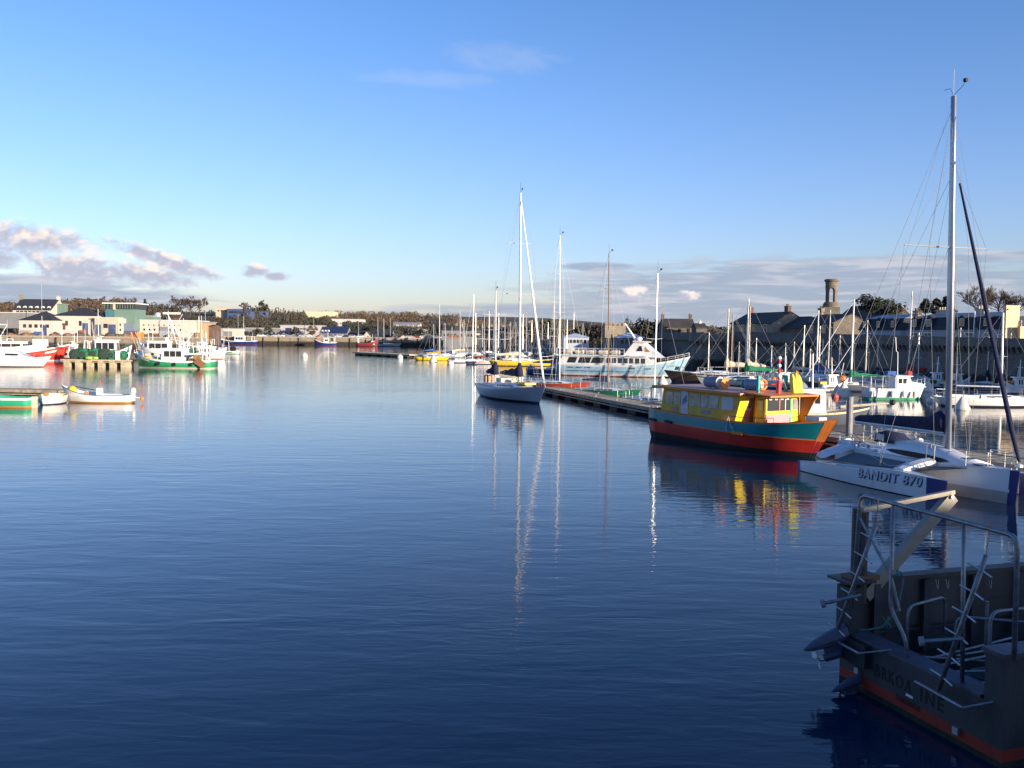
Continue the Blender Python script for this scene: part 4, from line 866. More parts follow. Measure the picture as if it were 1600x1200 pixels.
def trawler(label, loc, hd, L, hull, rail_c=(.78,.77,.74), boot=(.30,.05,.03), house=.0, hh=2.0, hl=.22, gantry=True, mastz=4.5, drum=True, band=None, name='fishing_boat', beam=.32, fb=1.0, housem=None, boomc=None, cat='fishing boat', group=None, gear=None, low=False):
    t = thing(name, label, cat, loc, hd, group); B = L*beam
    H_ = Hull(L, B, fb*2.1, fb*1.0, fb*1.15, .5, .10, .0, .82, .5, 2.6, .38)
    hm, rm, bm = paint(hull), paint(rail_c), paint(boot)
    H_.make(t, [rm, hm, paint(band) if band else hm, bm, RED], [lambda q: H_.zs(q)-.28, lambda q: max(.5, H_.zs(q)-.72), .16, 0.0], n=16 if not low else 9, bul=.55*fb, deckmat=mat('worn_deck', (.25,.24,.22), .85, var=.3), inner=0)
    zd = H_.zs(.5)-.55*fb; bulk = .55*fb
    x0 = L*house - L*hl/2; hw = B*.30
    wh = wheelhouse(t, x0, x0+L*hl, hw, zd, hh, housem or WHITE, nw=2 if low else 3)
    zt = zd+hh+.12; xm = x0+.4
    mo = MB().tube([(xm,0,zt-.2),(xm-.05,0,zt+mastz)], [.09,.04], 7).build('mast', WHITE, t)
    b = MB(); b.tube([(xm,-.7,zt+mastz*.55),(xm,.7,zt+mastz*.55)], .03, 4); b.build('spreader', WHITE, mo)
    if not low:
        MB().lathe((xm+.45,0,zt+.5), [(.05,-.55),(.05,0),(.42,.02),(.42,.14),(.05,.16)], 12).build('radar', WHITE, t)
        for sd in (-1, 1): MB().tube([(xm+.2, sd*.35, zt), (xm+.15, sd*.35, zt+mastz*.8)], .018, 4).build('antenna', WIREF, t)
    xg = -L*.40
    if gantry:
        b = MB()
        for sd in (-1, 1): b.tube([(xg, sd*B*.36, zd), (xg-.15, sd*B*.30, zd+2.9)], .09, 6)
        b.tube([(xg-.15, -B*.32, zd+2.9), (xg-.15, B*.32, zd+2.9)], .09, 6); b.tube([(xg-.15, 0, zd+2.9), (x0, 0, zt+.4)], .05, 5); b.build('gantry', rm if sum(rail_c) > 1 else WHITE, t)
    if drum:
        b = MB(); b.lathe((xg+1.0, -B*.28, zd+.95), [(.65,0),(.65,.06),(.28,.07),(.50,.3),(.56,B*.28),(.50,B*.56-.3),(.28,B*.56-.07),(.65,B*.56-.06),(.65,B*.56)], 14, 'y'); b.build('net_drum', gear or mat('net_green', (.03,.12,.07), .95, var=.5, scale=5, bump=.8), t)
    if boomc is not None:
        MB().tube([(xm,0,zt+.6),(xm-L*.30,0,zt+mastz*.9)], .05, 5).build('derrick', WHITE, t)
    for sd in (-1, 1):                                    # stays
        bar((xm,0,zt+mastz*.95),(L*.44,sd*.05,H_.zs(.97)+.05), .015, 4).build('stay', WIREF, t)
    if not low:
        rail(t, [H_.pt(q, H_.zs(q), -1) for q in (.62,.72,.82,.91,.97)] , .5, .02, 'bow_rail', mid=False)
        rail(t, [H_.pt(q, H_.zs(q), 1) for q in (.62,.72,.82,.91,.97)] , .5, .02, 'bow_rail', mid=False)
        for i in range(3):
            q = .22+.2*i
            for sd in (-1, 1):
                p = H_.pt(q, H_.zs(q)*.55, sd)
                MB().lathe((p[0], p[1]+sd*.12, p[2]), [(.10,-.10),(.26,-.09),(.30,0),(.26,.09),(.10,.10)], 12, 'y').build('fender', BLACK, t)
    rq = random.Random(int(L*977) + len(label))           # working clutter
    clut = [mat('fish_crate_blue', (.04,.16,.35), .6), mat('fish_crate_white', (.62,.62,.60), .6), mat('float_orange', (.80,.20,.03), .5), mat('net_green', (.03,.12,.07), .95), mat('rusty_steel', (.22,.10,.05), .8), mat('float_yellow', (.75,.55,.05), .5)]
    for i in range(5 if low else 13):
        q = rq.choice([rq.uniform(.06,.30), rq.uniform(.68,.90)]); y = rq.uniform(-.55,.55)*H_.hb(q); x = -L/2+L*q; z = H_.zs(q)-bulk
        m_ = rq.choice(clut); b = MB()
        if rq.random() < .5: b.box(x-.35, x+.35, y-.25, y+.25, z, z+rq.uniform(.4,1.0)*fb); b.build('fish_crate', m_, t)
        else: r_ = rq.uniform(.18,.38); b.ball((x,y,z+r_+rq.uniform(.1,.5)*fb), r_, 8, 5); b.build('net_float', m_, t)
    for i in range(2 if low else 5):
        q = rq.choice([rq.uniform(.08,.42), rq.uniform(.6,.85)]); x = -L/2+L*q; y = rq.uniform(-.7,.7)*H_.hb(q)
        b = MB(); b.tube([(x,y,H_.zs(q)-.2),(x+rq.uniform(-.5,.5),y,H_.zs(q)+rq.uniform(1.5,4.2)*fb)], .035, 5); b.build('deck_pole', rq.choice([WHITE, WIREF, STEEL]), t)
    if not low:
        b = MB(); b.tube([(xm-.1,0,zt+mastz*.6),(xg,0,zd+2.9),(xg-.3,0,zd+.8)], .018, 4); b.tube([(xm,0,zt+mastz*.9),(x0-.6,B*.3,zd+1)], .015, 4); b.build('rigging', WIREF, t)
        for sd in (-1,1): MB().box(x0+.3, x0+.7, sd*hw*.6-.15, sd*hw*.6+.15, zt+.01, zt+.35).build('roof_light', clut[1], t)
    return t, H_, zd
def boat_px(xl, xr, py): 
    c = gp((xl+xr)/2, py); return c, (xr-xl)/F*c.y
# ---- green trawler (bow to the left)
c, w_ = boat_px(206, 336, 575)
ORD = 'first second third fourth fifth sixth seventh eighth ninth tenth eleventh twelfth thirteenth fourteenth fifteenth sixteenth seventeenth eighteenth nineteenth twentieth twenty-first twenty-second twenty-third twenty-fourth twenty-fifth twenty-sixth'.split()
tg, Hg, zd = trawler('bright green trawler with a white wheelhouse, bow pointing left', c, R(180-4), w_*1.0, (.03,.36,.17), boot=(.75,.70,.55), house=-.02, hh=2.4, hl=.27, mastz=4.6, fb=1.15, band=(.06,.30,.12), gear=mat('brown_net_gear', (.30,.20,.09), .95, var=.5, scale=5, bump=.9))
def hull_strip(Hh, parent, t0, t1, za, zb_, side, m, name, off=.02, n=5):
    s_ = MB(); vs = []
    for i in range(n+1):
        t_ = t0+(t1-t0)*i/n
        for f in (za, zb_):
            x, y, z = Hh.pt(t_, f(t_) if callable(f) else f, side); vs.append((x, y+side*off, z))
    s_.add(vs, [((i*2, i*2+1, i*2+3, i*2+2) if side < 0 else (i*2, i*2+2, i*2+3, i*2+1)) for i in range(n)]); return s_.build(name, m, parent)
hull_strip(Hg, tg, .74, .93, lambda q: Hg.zs(q)-.62, lambda q: Hg.zs(q)-.40, 1, CREAM, 'name_board')
MB().tube([(-1.6,0,3.6),(.9,0,8.4)], .07, 6).build('derrick', WHITE, tg); MB().tube([(-.6,0,3.6),(.7,0,8.0)], .07, 6).build('derrick', WHITE, tg)
MB().box(-1.2, 1.6, -.05, .05, 8.3, 8.6).build('masthead_platform', WHITE, tg)
MB().tube([(-1.8,.0,3.6),(-3.6,0,6.0),(-4.1,0,5.5),(-4.1,0,8.0)], .06, 6).build('gilson_boom', WHITE, tg)
MB().box(-4.2,-2.3,-1.1,1.1,1.9,2.05).build('work_canopy', BLUEC, tg)
b = MB(); b.add([(-5.9,1.9,.9),(-4.6,1.9,1.7),(-4.1,2.0,.9),(-5.4,2.0,.1),(-5.9,2.1,.9),(-4.6,2.1,1.7),(-4.1,2.2,.9),(-5.4,2.2,.1)], [(0,1,2,3),(7,6,5,4),(0,4,5,1),(1,5,6,2),(2,6,7,3),(3,7,4,0)]); b.build('trawl_door', mat('rusty_steel', (.22,.10,.05), .8, var=.4, scale=3), tg)
# ---- the rest of the left group
c, w_ = boat_px(-36, 108, 563)
tr, Hr, zd = trawler('red and white trawler with a long white shelter deck, bow pointing right', c, R(4), w_, (.62,.06,.04), boot=(.78,.76,.72), house=-.12, hh=2.7, hl=.34, mastz=5.2, fb=1.5, gear=ORANGE)
hull_strip(Hr, tr, .0, .80, lambda q: Hr.zs(q)-.35, lambda q: Hr.zs(q)+1.0, -1, WHITE, 'shelter_side', .0)
hull_strip(Hr, tr, .79, .90, lambda q: Hr.zs(q)-1.0, lambda q: Hr.zs(q)-.65, -1, WHITE, 'name_board')
MB().box(2.2, 4.2, -1.0, 1.0, 2.6, 4.0).build('upper_cabin', WHITE, tr)
b = MB(); b.tube([(-5.8,-1.5,2.6),(-3.4,-1.5,6.6),(-7.2,-1.5,6.9)], .09, 6); b.tube([(-5.8,1.5,2.6),(-3.4,1.5,6.6),(-7.2,1.5,6.9)], .09, 6); b.tube([(-3.4,-1.5,6.6),(-3.4,1.5,6.6)], .09, 6); b.build('stern_gallows', WHITE, tr)
c, w_ = boat_px(-30, 82, 573)                                      # white cruiser
t = thing('motor_boat', 'low white motor cruiser with a raked screen in front of the red trawler', 'motor boat', c, R(-2)); L = w_
Hc = Hull(L, L*.30, 1.7, 1.25, 1.2, .4, .16, .0, .88, .42, 2.0, .40)
Hc.make(t, [WHITE, WHITE, BLACK, RED], [lambda q: Hc.zs(q)-.3, .12, 0.0], 16, bul=.05)
secs = []
for f, hh_ in ((0,.5),(.15,1.25),(.45,1.3),(.75,.5),(1,.05)):
    x = -L*.22+L*.50*f; w2 = L*.115*(1-.4*f*f); secs.append([(x,-w2,1.15),(x,-w2*.8,1.2+hh_),(x,w2*.8,1.2+hh_),(x,w2,1.15)])
b = MB(); b.loft(secs); b.add(secs[0], [(0,1,2,3)]); cb = b.build('cabin', WHITE, t)
for sd in (-1,1): MB().box(-L*.10, L*.08, sd*L*.103-.03, sd*L*.103+.03, 1.75, 2.05).build('window', GLASS, cb)
b = MB(); b.tube([(-L*.2,-1.1,1.2),(-L*.26,-1.0,2.7),(-L*.26,1.0,2.7),(-L*.2,1.1,1.2)], .06, 6); b.build('radar_arch', WHITE, t)
rail(t, [Hc.pt(q, Hc.zs(q), -1) for q in (.55,.68,.8,.9,.98)] + [Hc.pt(q, Hc.zs(q), 1) for q in (.9,.8,.68,.55)], .55, .02, 'bow_rail', mid=False)
smalls = [
 ('orange-geared trawler at the left picture edge with stacked orange floats', -60, 24, 556, 178, (.70,.68,.62), dict(mastz=6.5, gear=ORANGE, fb=1.6, housem=WHITE)),
 ('white fishing boat behind the red trawler bow', 88, 140, 560, 175, (.76,.75,.72), dict(mastz=3.0, fb=1.4)),
 ('white trawler with a high white wheelhouse and a stout signal mast, bow right', 138, 206, 566, 4, (.76,.75,.72), dict(mastz=5.5, fb=1.5, hh=3.2, hl=.5, house=-.05)),
 ('boxy white trawler behind the green one', 214, 292, 562, 176, (.74,.73,.70), dict(mastz=6.0, fb=1.7, hh=2.8, hl=.45, house=.05, boomc=1)),
 ('white boat with a green waterline band behind the green trawler stern', 286, 354, 561, 6, (.74,.74,.70), dict(mastz=6.5, fb=1.2, hh=1.8, house=.0)),
 ('grey-topped white boat moored far behind the fishing boats', 290, 338, 549, 176, (.60,.62,.68), dict(mastz=3.5, fb=1.3)),
]
for lb, xl, xr, py, hh_, col, kw in smalls:
    c, w_ = boat_px(xl, xr, py); trawler(lb, c, R(hh_), min(w_, 17), col, **kw)
c, w_ = boat_px(336, 374, 553)
t, Hs, zd = trawler('little white and green boat with dark pot haulers on its stern', c, R(178), w_, (.70,.72,.62), boot=(.05,.25,.12), house=.2, hh=1.0, hl=.12, mastz=1.2, fb=.75, drum=True, gantry=False, low=True, gear=BLACK)
c, w_ = boat_px(331, 402, 538.5)
t, Hs, zd = trawler('deep blue trawler with white bulwarks along the far quay', c, R(180), min(w_, 24), (.015,.035,.17), boot=(.25,.06,.04), house=-.12, hh=3.0, hl=.2, mastz=9, fb=1.7, gantry=True)
c, w_ = boat_px(490, 526, 540.5)
trawler('navy trawler with a white wheelhouse below the fish shed', c, R(180), w_, (.03,.04,.16), boot=(.3,.06,.05), house=-.05, hh=2.6, hl=.22, mastz=4, fb=1.5, low=True)
c, w_ = boat_px(557, 592, 541.5)
trawler('dark red vessel lying along the far quay left of the schooner', c, R(0), w_, (.20,.03,.04), rail_c=(.25,.04,.05), boot=(.05,.03,.03), house=.25, hh=1.6, hl=.15, mastz=3, fb=1.5, low=True, drum=False)
for lb, xl, xr, py, hh_, col, kw in [
 ('small white boat with a squat wheelhouse left of the grey inflatable', 1198, 1246, 607, 176, (.74,.72,.66), dict(house=.0)),
 ('little cream cabin boat between the big cone buoy and the green-cover sloop', 1284, 1322, 612, 4, (.70,.62,.48), dict(house=-.05)),
 ('white cabin boat with a sloping foredeck right of the motor cruiser', 1446, 1482, 606, 175, (.74,.73,.70), dict(house=.05)),
 ('white angling boat behind the trimaran mast', 1480, 1514, 609, 6, (.74,.73,.70), dict(house=-.02)),
 ('white cabin boat between the lone sloop and the right picture edge', 1570, 1612, 616, 174, (.74,.73,.70), dict(house=.03))]:
    c, w_ = boat_px(xl, xr, py); trawler(lb, c, R(hh_), w_*1.2, col, boot=(.05,.07,.15), hh=1.35, hl=.34, mastz=1.8, drum=False, gantry=False, low=True, fb=.72, name='cabin_boat', cat='cabin boat', **kw)
# green-bottomed motor cruiser before the rampart
c, w_ = boat_px(1350, 1446, 624)
t = thing('motor_boat', 'old white motor cruiser with a green waterline, canopy frame and red and blue covers', 'motor boat', c, R(2)); L = w_*1.0
Hm = Hull(L, L*.33, 1.5, 1.05, 1.15, .4, .12, .0, .85, .5, 2.4, .38)
Hm.make(t, [WHITE, WHITE, paint((.10,.36,.22)), RED], [lambda q: Hm.zs(q)-.2, .22, 0.0], 18, bul=.1)
wheelhouse(t, -.3, 1.4, .95, .95, 1.2, WHITE, slope=.45, nw=2)
MB().prism([(1.2,1.1),(2.6,1.2),(2.2,1.55),(1.2,1.7)], -.75, .75).build('fore_cabin', WHITE, t)
b = MB()
for x in (-2.7,-1.6,-.4):
    for sd in (-1,1): b.tube([(x,sd*.95,1.0),(x,sd*.95,2.15)], .03, 5)
b.tube([(-2.8,-.95,2.15),(-.3,-.95,2.2)], .03, 5); b.tube([(-2.8,.95,2.15),(-.3,.95,2.2)], .03, 5); b.build('canopy_frame', STEEL, t)
MB().box(-.9,-.1,-.4,.4,2.3,2.65).build('rolled_cover', BLUEC, t); MB().ball((1.2,0,2.45), .38, 10, 6, sz=.7).build('red_cover', mat('red_canvas'), t)
MB().tube([(.2,0,2.2),(.15,0,4.4),(.0,0,4.5),(-.1,0,5.8)], .04, 5).build('mast', WHITE, t)
for i, x in enumerate((-2.4,-.8,.4,1.3)):
    MB().lathe((x,-L*.165-.1,.55), [(.02,-.3),(.11,-.25),(.13,0),(.11,.25),(.02,.3)], 8).build('fender', GREYC if i % 2 else WHITE, t)
rail(t, [Hm.pt(q, Hm.zs(q), -1) for q in (.58,.7,.8,.9,.98)] + [Hm.pt(q, Hm.zs(q), 1) for q in (.9,.8,.7,.58)], .55, .016, 'bow_rail')
# small fisher right behind the painted ferry's bow: white doghouse, plank bowsprit
c = gp(1278, 662); t = thing('fishing_smack', 'grey fishing smack with a white open-framed wheelhouse and pale bowsprit behind the painted ferry', 'fishing boat', c, R(-8)); L = 6.5
Hf = Hull(L, 2.3, 1.15, .75, .8, .35, .1, .0, .8, .5, 2.4, .38)
Hf.make(t, [CREAM, paint((.10,.11,.14)), paint((.10,.11,.14)), RED], [lambda q: Hf.zs(q)-.12, .12, 0.0], 14, bul=.25, deckmat=TEAK)
wh = wheelhouse(t, -1.4, .4, .8, .55, 1.65, WHITE, slope=.12, nw=3)
MB().tube([(-.4,.0,2.3),(-.45,0,4.6)], .06, 6).build('mast', WHITE, t)
MB().tube([(1.4,0,1.15),(4.6,0,1.45)], [.11,.07], 7).build('bowsprit', mat('pale_pole'), t)
MB().ball((4.65,0,1.5), .2, 8, 6).build('bowsprit_cap', BLACK, t)
rail(t, [(.6,-.95,.9),(1.6,-.75,1.0),(2.6,-.4,1.15)], .6, .015, 'bow_rail')
for lb, px, py, r_, m_ in [('grey canvas-wrapped liferaft dome on the moored boats behind the oilskins', 1248, 622, .85, GREYC)]:
    c = gp(px, py); c.z = 0
    t = thing('inflatable_boat', 'grey inflatable tender with its rounded bow towards the viewer behind the yellow oilskins', 'inflatable boat', c, R(-90))
    b = MB()
    for sd in (-1,1): b.tube([(-1.5,sd*.75,.3),(.2,sd*.75,.35),(1.1,sd*.5,.5),(1.5,0,.62)], [.3,.3,.29,.26], 9)
    b.build('tube', GREYC, t, smooth=True); MB().box(-1.4,.9,-.5,.5,.1,.2).build('floor_board', TEAK, t); MB().ball((.2,0,.9), .78, 12, 8, sz=.9).build('boat_cover', GREYC, t, smooth=True)

# ================================================================== light blue passenger boat
sb = gp(881, 583); bb_ = gp(1066, 592)
c = gp(973, 588); hd = R(-20); L = 18.9
t = thing('passenger_boat', 'light blue and white passenger boat with a sundeck and a pyramid-shaped bridge', 'passenger boat', c, hd)
t.scale = (1, 1, .9)
Hv = Hull(L, 5.0, 3.3, 1.75, 1.9, .6, .10, .03, .80, .5, 2.8, .32, tl=.45)
LB = paint((.36,.56,.68), 'pale_blue_topside'); 
Hv.make(t, [WHITE, LB, WHITE, RED], [lambda q: Hv.zs(q)-.22, .42, .12], 24, bul=.3, deckmat=mat('worn_deck'), inner=0)
x0 = -L/2
m_ = MB(); m_.prism([(x0+.4,1.6),(x0+L*.76,1.6),(x0+L*.70,3.15),(x0+1.2,3.15)], -2.0, 2.0); sal = m_.build('saloon', WHITE, t)
WB = mat('saloon_glass', (.05,.06,.07), .06, spec=.9)
spans = [(.09,.16),(.175,.27),(.275,.37)]
for a, e in spans:
    for sd in (-1,1): MB().prism([(x0+L*a+.1,2.05),(x0+L*e,2.05),(x0+L*e+.35,2.95),(x0+L*a+.45,2.95)] , sd*2.0-.02, sd*2.0+.02).build('window', GLASS, sal)
for i in range(7):
    a = x0+L*(.40+i*.043)
    for sd in (-1,1): MB().box(a, a+L*.031, sd*2.0-.02, sd*2.0+.02, 2.1, 2.9).build('window', WB, sal)
MB().box(x0+.2, x0+L*.70, -2.25, 2.25, 3.154, 3.30).build('sundeck', WHITE, t)
rail(t, [(x0+.3+i*(L*.52/9), -2.2, 3.3) for i in range(10)], 1.0, .03, 'sundeck_rail', m=WHITE); rail(t, [(x0+.3+i*(L*.52/9), 2.2, 3.3) for i in range(10)], 1.0, .03, 'sundeck_rail', m=WHITE)
for i in range(5):
    MB().lathe((x0+L*(.10+i*.09), -1.55, 3.75), [(.28,-.65),(.36,-.6),(.38,0),(.36,.6),(.28,.65)], 10, 'x').build('liferaft_canister', CREAM, t)
br = MB(); br.prism([(x0+L*.52,3.31),(x0+L*.80,3.0),(x0+L*.765,3.6),(x0+L*.66,5.35),(x0+L*.60,5.4)], -1.55, 1.55); bw = br.build('bridge', WHITE, t)
for sd in (-1,1):
    MB().prism([(x0+L*.615,4.0),(x0+L*.665,4.0),(x0+L*.655,4.8),(x0+L*.64,4.8)], sd*1.55-.02, sd*1.55+.02).build('window', GLASS, bw)
    MB().prism([(x0+L*.68,3.9),(x0+L*.72,3.9),(x0+L*.68,4.7)], sd*1.55-.02, sd*1.55+.02).build('window', mat('amber_glass', (.35,.20,.08), .15), bw)
MB().prism([(x0+L*.585,5.41),(x0+L*.69,5.3),(x0+L*.70,5.5),(x0+L*.60,5.62)], -1.75, 1.75).build('bridge_roof', WHITE, t)
MB().tube([(x0+L*.60,0,5.5),(x0+L*.51,0,8.3)], [.22,.09], 8).build('raked_mast', WHITE, t)
MB().tube([(x0+L*.515,-.9,8.0),(x0+L*.515,.9,8.0)], .05, 5).build('radar_arm', WHITE, t)
MB().lathe((x0+L*.62,0,5.9), [(.3,-.3),(.45,-.1),(.45,.1),(.2,.3)], 12).build('radar', WHITE, t)
rail(t, [Hv.pt(q, Hv.zs(q), -1) for q in (.80,.85,.9,.95,.99)], .6, .025, 'bow_rail', m=WHITE); rail(t, [Hv.pt(q, Hv.zs(q), 1) for q in (.80,.85,.9,.95,.99)], .6, .025, 'bow_rail', m=WHITE)
hull_strip(Hv, t, .08, .60, .78, .86, -1, mat('navy_trim', (.04,.08,.22), .4), 'rubbing_strake', .03, 10)
for q in (.10,.17,.24,.58,.70):
    hull_strip(Hv, t, q, q+.045, 1.28, 1.40, -1, GLASS, 'porthole', .015, 2)
hull_strip(Hv, t, .93, .96, 1.2, 1.7, -1, BLACK, 'anchor_pocket', .03, 2)

# ================================================================== dinghies at left
c, w_ = boat_px(96, 206, 629)
t = thing('open_boat', 'white open dinghy with a blue rim, high bow left and outboard at right', 'dinghy', c, R(180)); L = w_
Hd = Hull(L, 1.9, 1.35, .62, .66, .25, .12, .0, .72, .5, 2.4, .36)
Hd.make(t, [paint((.10,.22,.34)), WHITE, mat('varnish_band', (.45,.22,.06), .5), RED], [lambda q: Hd.zs(q)-.06, .12, 0.0], 18, bul=.38, deckmat=CREAM, inner=1)
for x in (-1.4,-.2,1.0): MB().box(x-.12, x+.12, -.75, .75, .48, .52).build('thwart', WOOD, t)
b = MB(); b.box(-L/2-.25, -L/2+.05, -.15, .15, .15, .75); b.lathe((-L/2-.12,0,.95), [(.12,-.25),(.22,-.15),(.22,.15),(.12,.25)], 10); b.tube([(-L/2-.1,0,.5),(-L/2-.75,0,.35)], .06, 6); o_ = b.build('outboard', GREYW, t)
MB().lathe((-L/2-.85,0,.33), [(.03,-.1),(.2,-.03),(.2,.03),(.03,.1)], 8, 'x').build('propeller', ORANGE, o_)
MB().box(-.45,-.05,-.15,.15,.5,1.15).build('console', WHITE, t)
MB().tube([(-.25,0,1.1),(-.3,0,1.8)], [.05,.04], 6).build('signal_pole', mat('red_pole', (.5,.08,.05), .6), t)
b = MB(); b.ball((L*.34,0,1.0), .3, 9, 6); b.build('fender', YELLOW, t); b = MB(); b.ball((L*.14,.1,.72), .22, 8, 5, sz=.6); b.build('coiled_rope', ORANGE, t)
bar((L*.30,0,1.25),(-.5+L*.1,.2,1.0), .03).build('oar', BLACK, t)
c, w_ = boat_px(-34, 52, 636)
t = thing('open_boat', 'green open boat with a white rim cut by the left picture edge', 'dinghy', c, R(178)); L = w_
Hd = Hull(L, 2.0, 1.0, .72, .72, .25, .08, .0, .8, .5, 2.6, .36)
Hd.make(t, [WHITE, paint((.03,.36,.20)), mat('varnish_band'), RED], [lambda q: Hd.zs(q)-.16, .13, 0.0], 14, bul=.3, deckmat=CREAM, inner=1)
for x in (-1.3,.1,1.3): MB().box(x-.12, x+.12, -.8, .8, .5, .54).build('thwart', WOOD, t)
b = MB(); b.box(-L/2-.28,-L/2,-.15,.15,-.1,.8); b.build('outboard', CREAM, t)
c, w_ = boat_px(60, 98, 631)
t = thing('open_boat', 'small round-bottomed white tender seen end-on between the green boat and the dinghy', 'dinghy', c, R(-88)); 
Hd = Hull(2.9, w_, .85, .62, .72, .2, .1, .0, .8, .5, 2.8, .42)
Hd.make(t, [CREAM, WHITE, paint((.05,.06,.08)), paint((.05,.06,.08))], [lambda q: Hd.zs(q)-.12, .08, 0.0], 14, bul=.3, deckmat=WOOD, inner=0)
MB().box(-.2,.1,-.7,.7,.45,.49).build('thwart', WOOD, t); b = MB(); b.ball((1.2,.2,.80), .24, 9, 6, sz=.6); b.build('coiled_rope', ORANGE, t)

# ================================================================== pontoons
def pontoon(label, a, b, w, top=.5, name='floating_pontoon', nfl=7, m=PLANK, side=None, fl=None):
    a, b = Vector(a), Vector(b); L = (b-a).length; hd = math.atan2(b.y-a.y, b.x-a.x)
    t = thing(name, label, 'pontoon', ((a.x+b.x)/2, (a.y+b.y)/2, 0), hd)
    q = MB(); n = int(L/.16)
    for i in range(n): q.box(-L/2+i*L/n, -L/2+(i+1)*L/n-.012, -w/2+.05, w/2-.05, top-.04, top+random.uniform(-.004,.004))
    q.build('planking', m, t)
    q = MB()
    for sd in (-1,1): q.box(-L/2, L/2, sd*w/2-.06, sd*w/2+.06, top-.22, top+.03); q.box(-L/2, L/2, sd*w/2-.04, sd*w/2+.04, top-.42, top-.32)
    q.box(-L/2, L/2, -w/2+.06, w/2-.06, top-.2, top-.05); q.build('edge_beam', side or PLANK, t)
    for i in range(nfl):
        x = -L/2+(i+.5)*L/nfl
        MB().box(x-L/nfl*.22, x+L/nfl*.22, -w/2+.04, w/2-.04, -.3, top-.225).build('float', fl or BLACK, t)
    return t
pa, pb, pc_, pd = gp(857, 606, .5), gp(1024, 637, .5), Vector((17.6, 46.2, 0)), Vector((24.5, 29, 0))
for lb, a, b in [('long plank pontoon leading from the grey-white ketch towards the painted ferry', pa, pb), ('plank pontoon behind the painted ferry', pb, pc_), ('weathered pontoon behind the trimaran', pc_, pd)]:
    t = pontoon(lb, (a.x, a.y, 0), (b.x, b.y, 0), 2.3, nfl=int((b-a).length/3.4), top=.62)
    L = math.hypot(b.x-a.x, b.y-a.y)
    for i in range(int(L/4.5)):
        x = -L/2+2+i*4.5
        for sd in (-1,1):
            q = MB(); q.tube([(x,sd*1.0,.62),(x,sd*1.0,.74)], .03, 5); q.tube([(x-.18,sd*1.0,.74),(x+.18,sd*1.0,.74)], .025, 5); q.build('cleat', STEEL, t)
# piles of the pontoons
for lb, px, py, zt, r_ in [('grey steel mooring pile beside the ferry bow', 1326, 700, 2.6, .17), ('slim steel pile with a fitting right behind the trimaran cockpit', 1360, 705, 1.9, .06)]:
    c = gp(px, py); o = MB(); o.tube([(0,0,-2),(0,0,zt)], r_, 12); o.tube([(0,0,zt+.002),(0,0,zt+.05)], r_*1.15, 12)
    tag(o.build('mooring_pile', mat('pile_steel', (.20,.21,.23), .6, var=.2), loc=c, smooth=False), lb, 'mooring pile')
pontoon('pale wooden fishing pontoon carrying green net rolls in front of the white trawler', (gp(78,574).x, 146, 0), (gp(206,574).x, 145, 0), 2.6, top=1.15, nfl=6, side=mat('pale_planks', (.50,.42,.28), .85, var=.25, scale=3, dirt=(.2,.18,.12,.5)), fl=mat('pale_planks'))
pontoon('low dark pontoon behind the three small boats at left', (gp(-40,618).x, 80, 0), (gp(112,618).x, 79, 0), 2.0, top=.55, nfl=6)
pontoon('string of pale yellow pontoon floats beside the yellow yacht', (gp(556,554).x, gp(556,554).y, 0), (gp(646,559).x, gp(646,559).y, 0), 2.0, top=.75, nfl=6, m=CREAM, side=mat('yellow_float', (.62,.50,.25), .7, var=.1), fl=BLACK)
# green trawl nets rolled on the pontoon: six rolls
rd = random.Random(3)
NETG = mat('net_green_rolls', (.02,.15,.08), .95, var=.6, scale=3, bump=1.0); NETD = mat('net_dark', (.03,.05,.035), .95, var=.5, scale=4, bump=1.0)
for i, (px, r_) in enumerate([(118,.85),(132,.9),(148,.95),(163,.9),(176,.8),(190,.75)]):
    c = pt(px, 560, 145.2); t = thing('net_roll', 'rolled green trawl net on the pale pontoon, %s of six from the left' % ['first','second','third','fourth','fifth','last'][i], 'fishing net', (c.x, 145.4, 1.16+r_*.9), 0, 'net rolls on the fishing pontoon')
    b = MB(); b.lathe((0,0,0), [(r_*.3,-.95),(r_*.8,-.9),(r_,-.7),(r_*.96,0),(r_,.6),(r_*.75,.9)], 12, 'y'); b.build('roll', NETG if i % 3 else NETD, t)
    MB().lathe((0,-.96,0), [(r_*.32,-.02),(r_*.55,-.01),(r_*.55,.05)], 12, 'y').build('roll_core', NETD, t)
c = pt(140, 566, 144.3); b = MB(); b.ball((0,0,0), .7, 12, 7, sz=.45); b.ball((.9,0,0), .5, 10, 6, sz=.5)
tag(b.build('net_heap', mat('lime_net', (.35,.50,.10), .95, var=.3, scale=5, bump=1), loc=(c.x, 144.3, 1.4)), 'heap of lime green netting on the pale pontoon', 'fishing net')
c = pt(184, 566, 144.4); b = MB(); b.box(-.35,.35,-.3,.3,0,1.3); b.box(-.4,.4,-.35,.35,1.305,1.4)
tag(b.build('service_cabinet', WHITE, loc=(c.x, 144.6, 1.16)), 'white service cabinet standing on the fishing pontoon', 'cabinet')
# dan buoy flags
c = pt(217, 548, 152); t = thing('flag_bundle', 'bundle of orange marker flags standing upright on the boats left of the green trawler', 'marker flags', (c.x, 152, 2.6)); 
for i in range(9):
    a = rd.uniform(-.4,.4); x = rd.uniform(-1,1); b = MB(); b.tube([(x*.3,0,0),(x+a,0,3.0)], .025, 4); po = b.build('pole', ROPE, t)
    b = MB(); b.add([(x+a*.9,0,2.9),(x+a*.9+rd.uniform(.4,.9)*rd.choice((-1,1)),.1,2.5+rd.uniform(-.4,.4)),(x+a*.6,0,1.6)], [(0,1,2)]); b.build('flag', ORANGE, po)

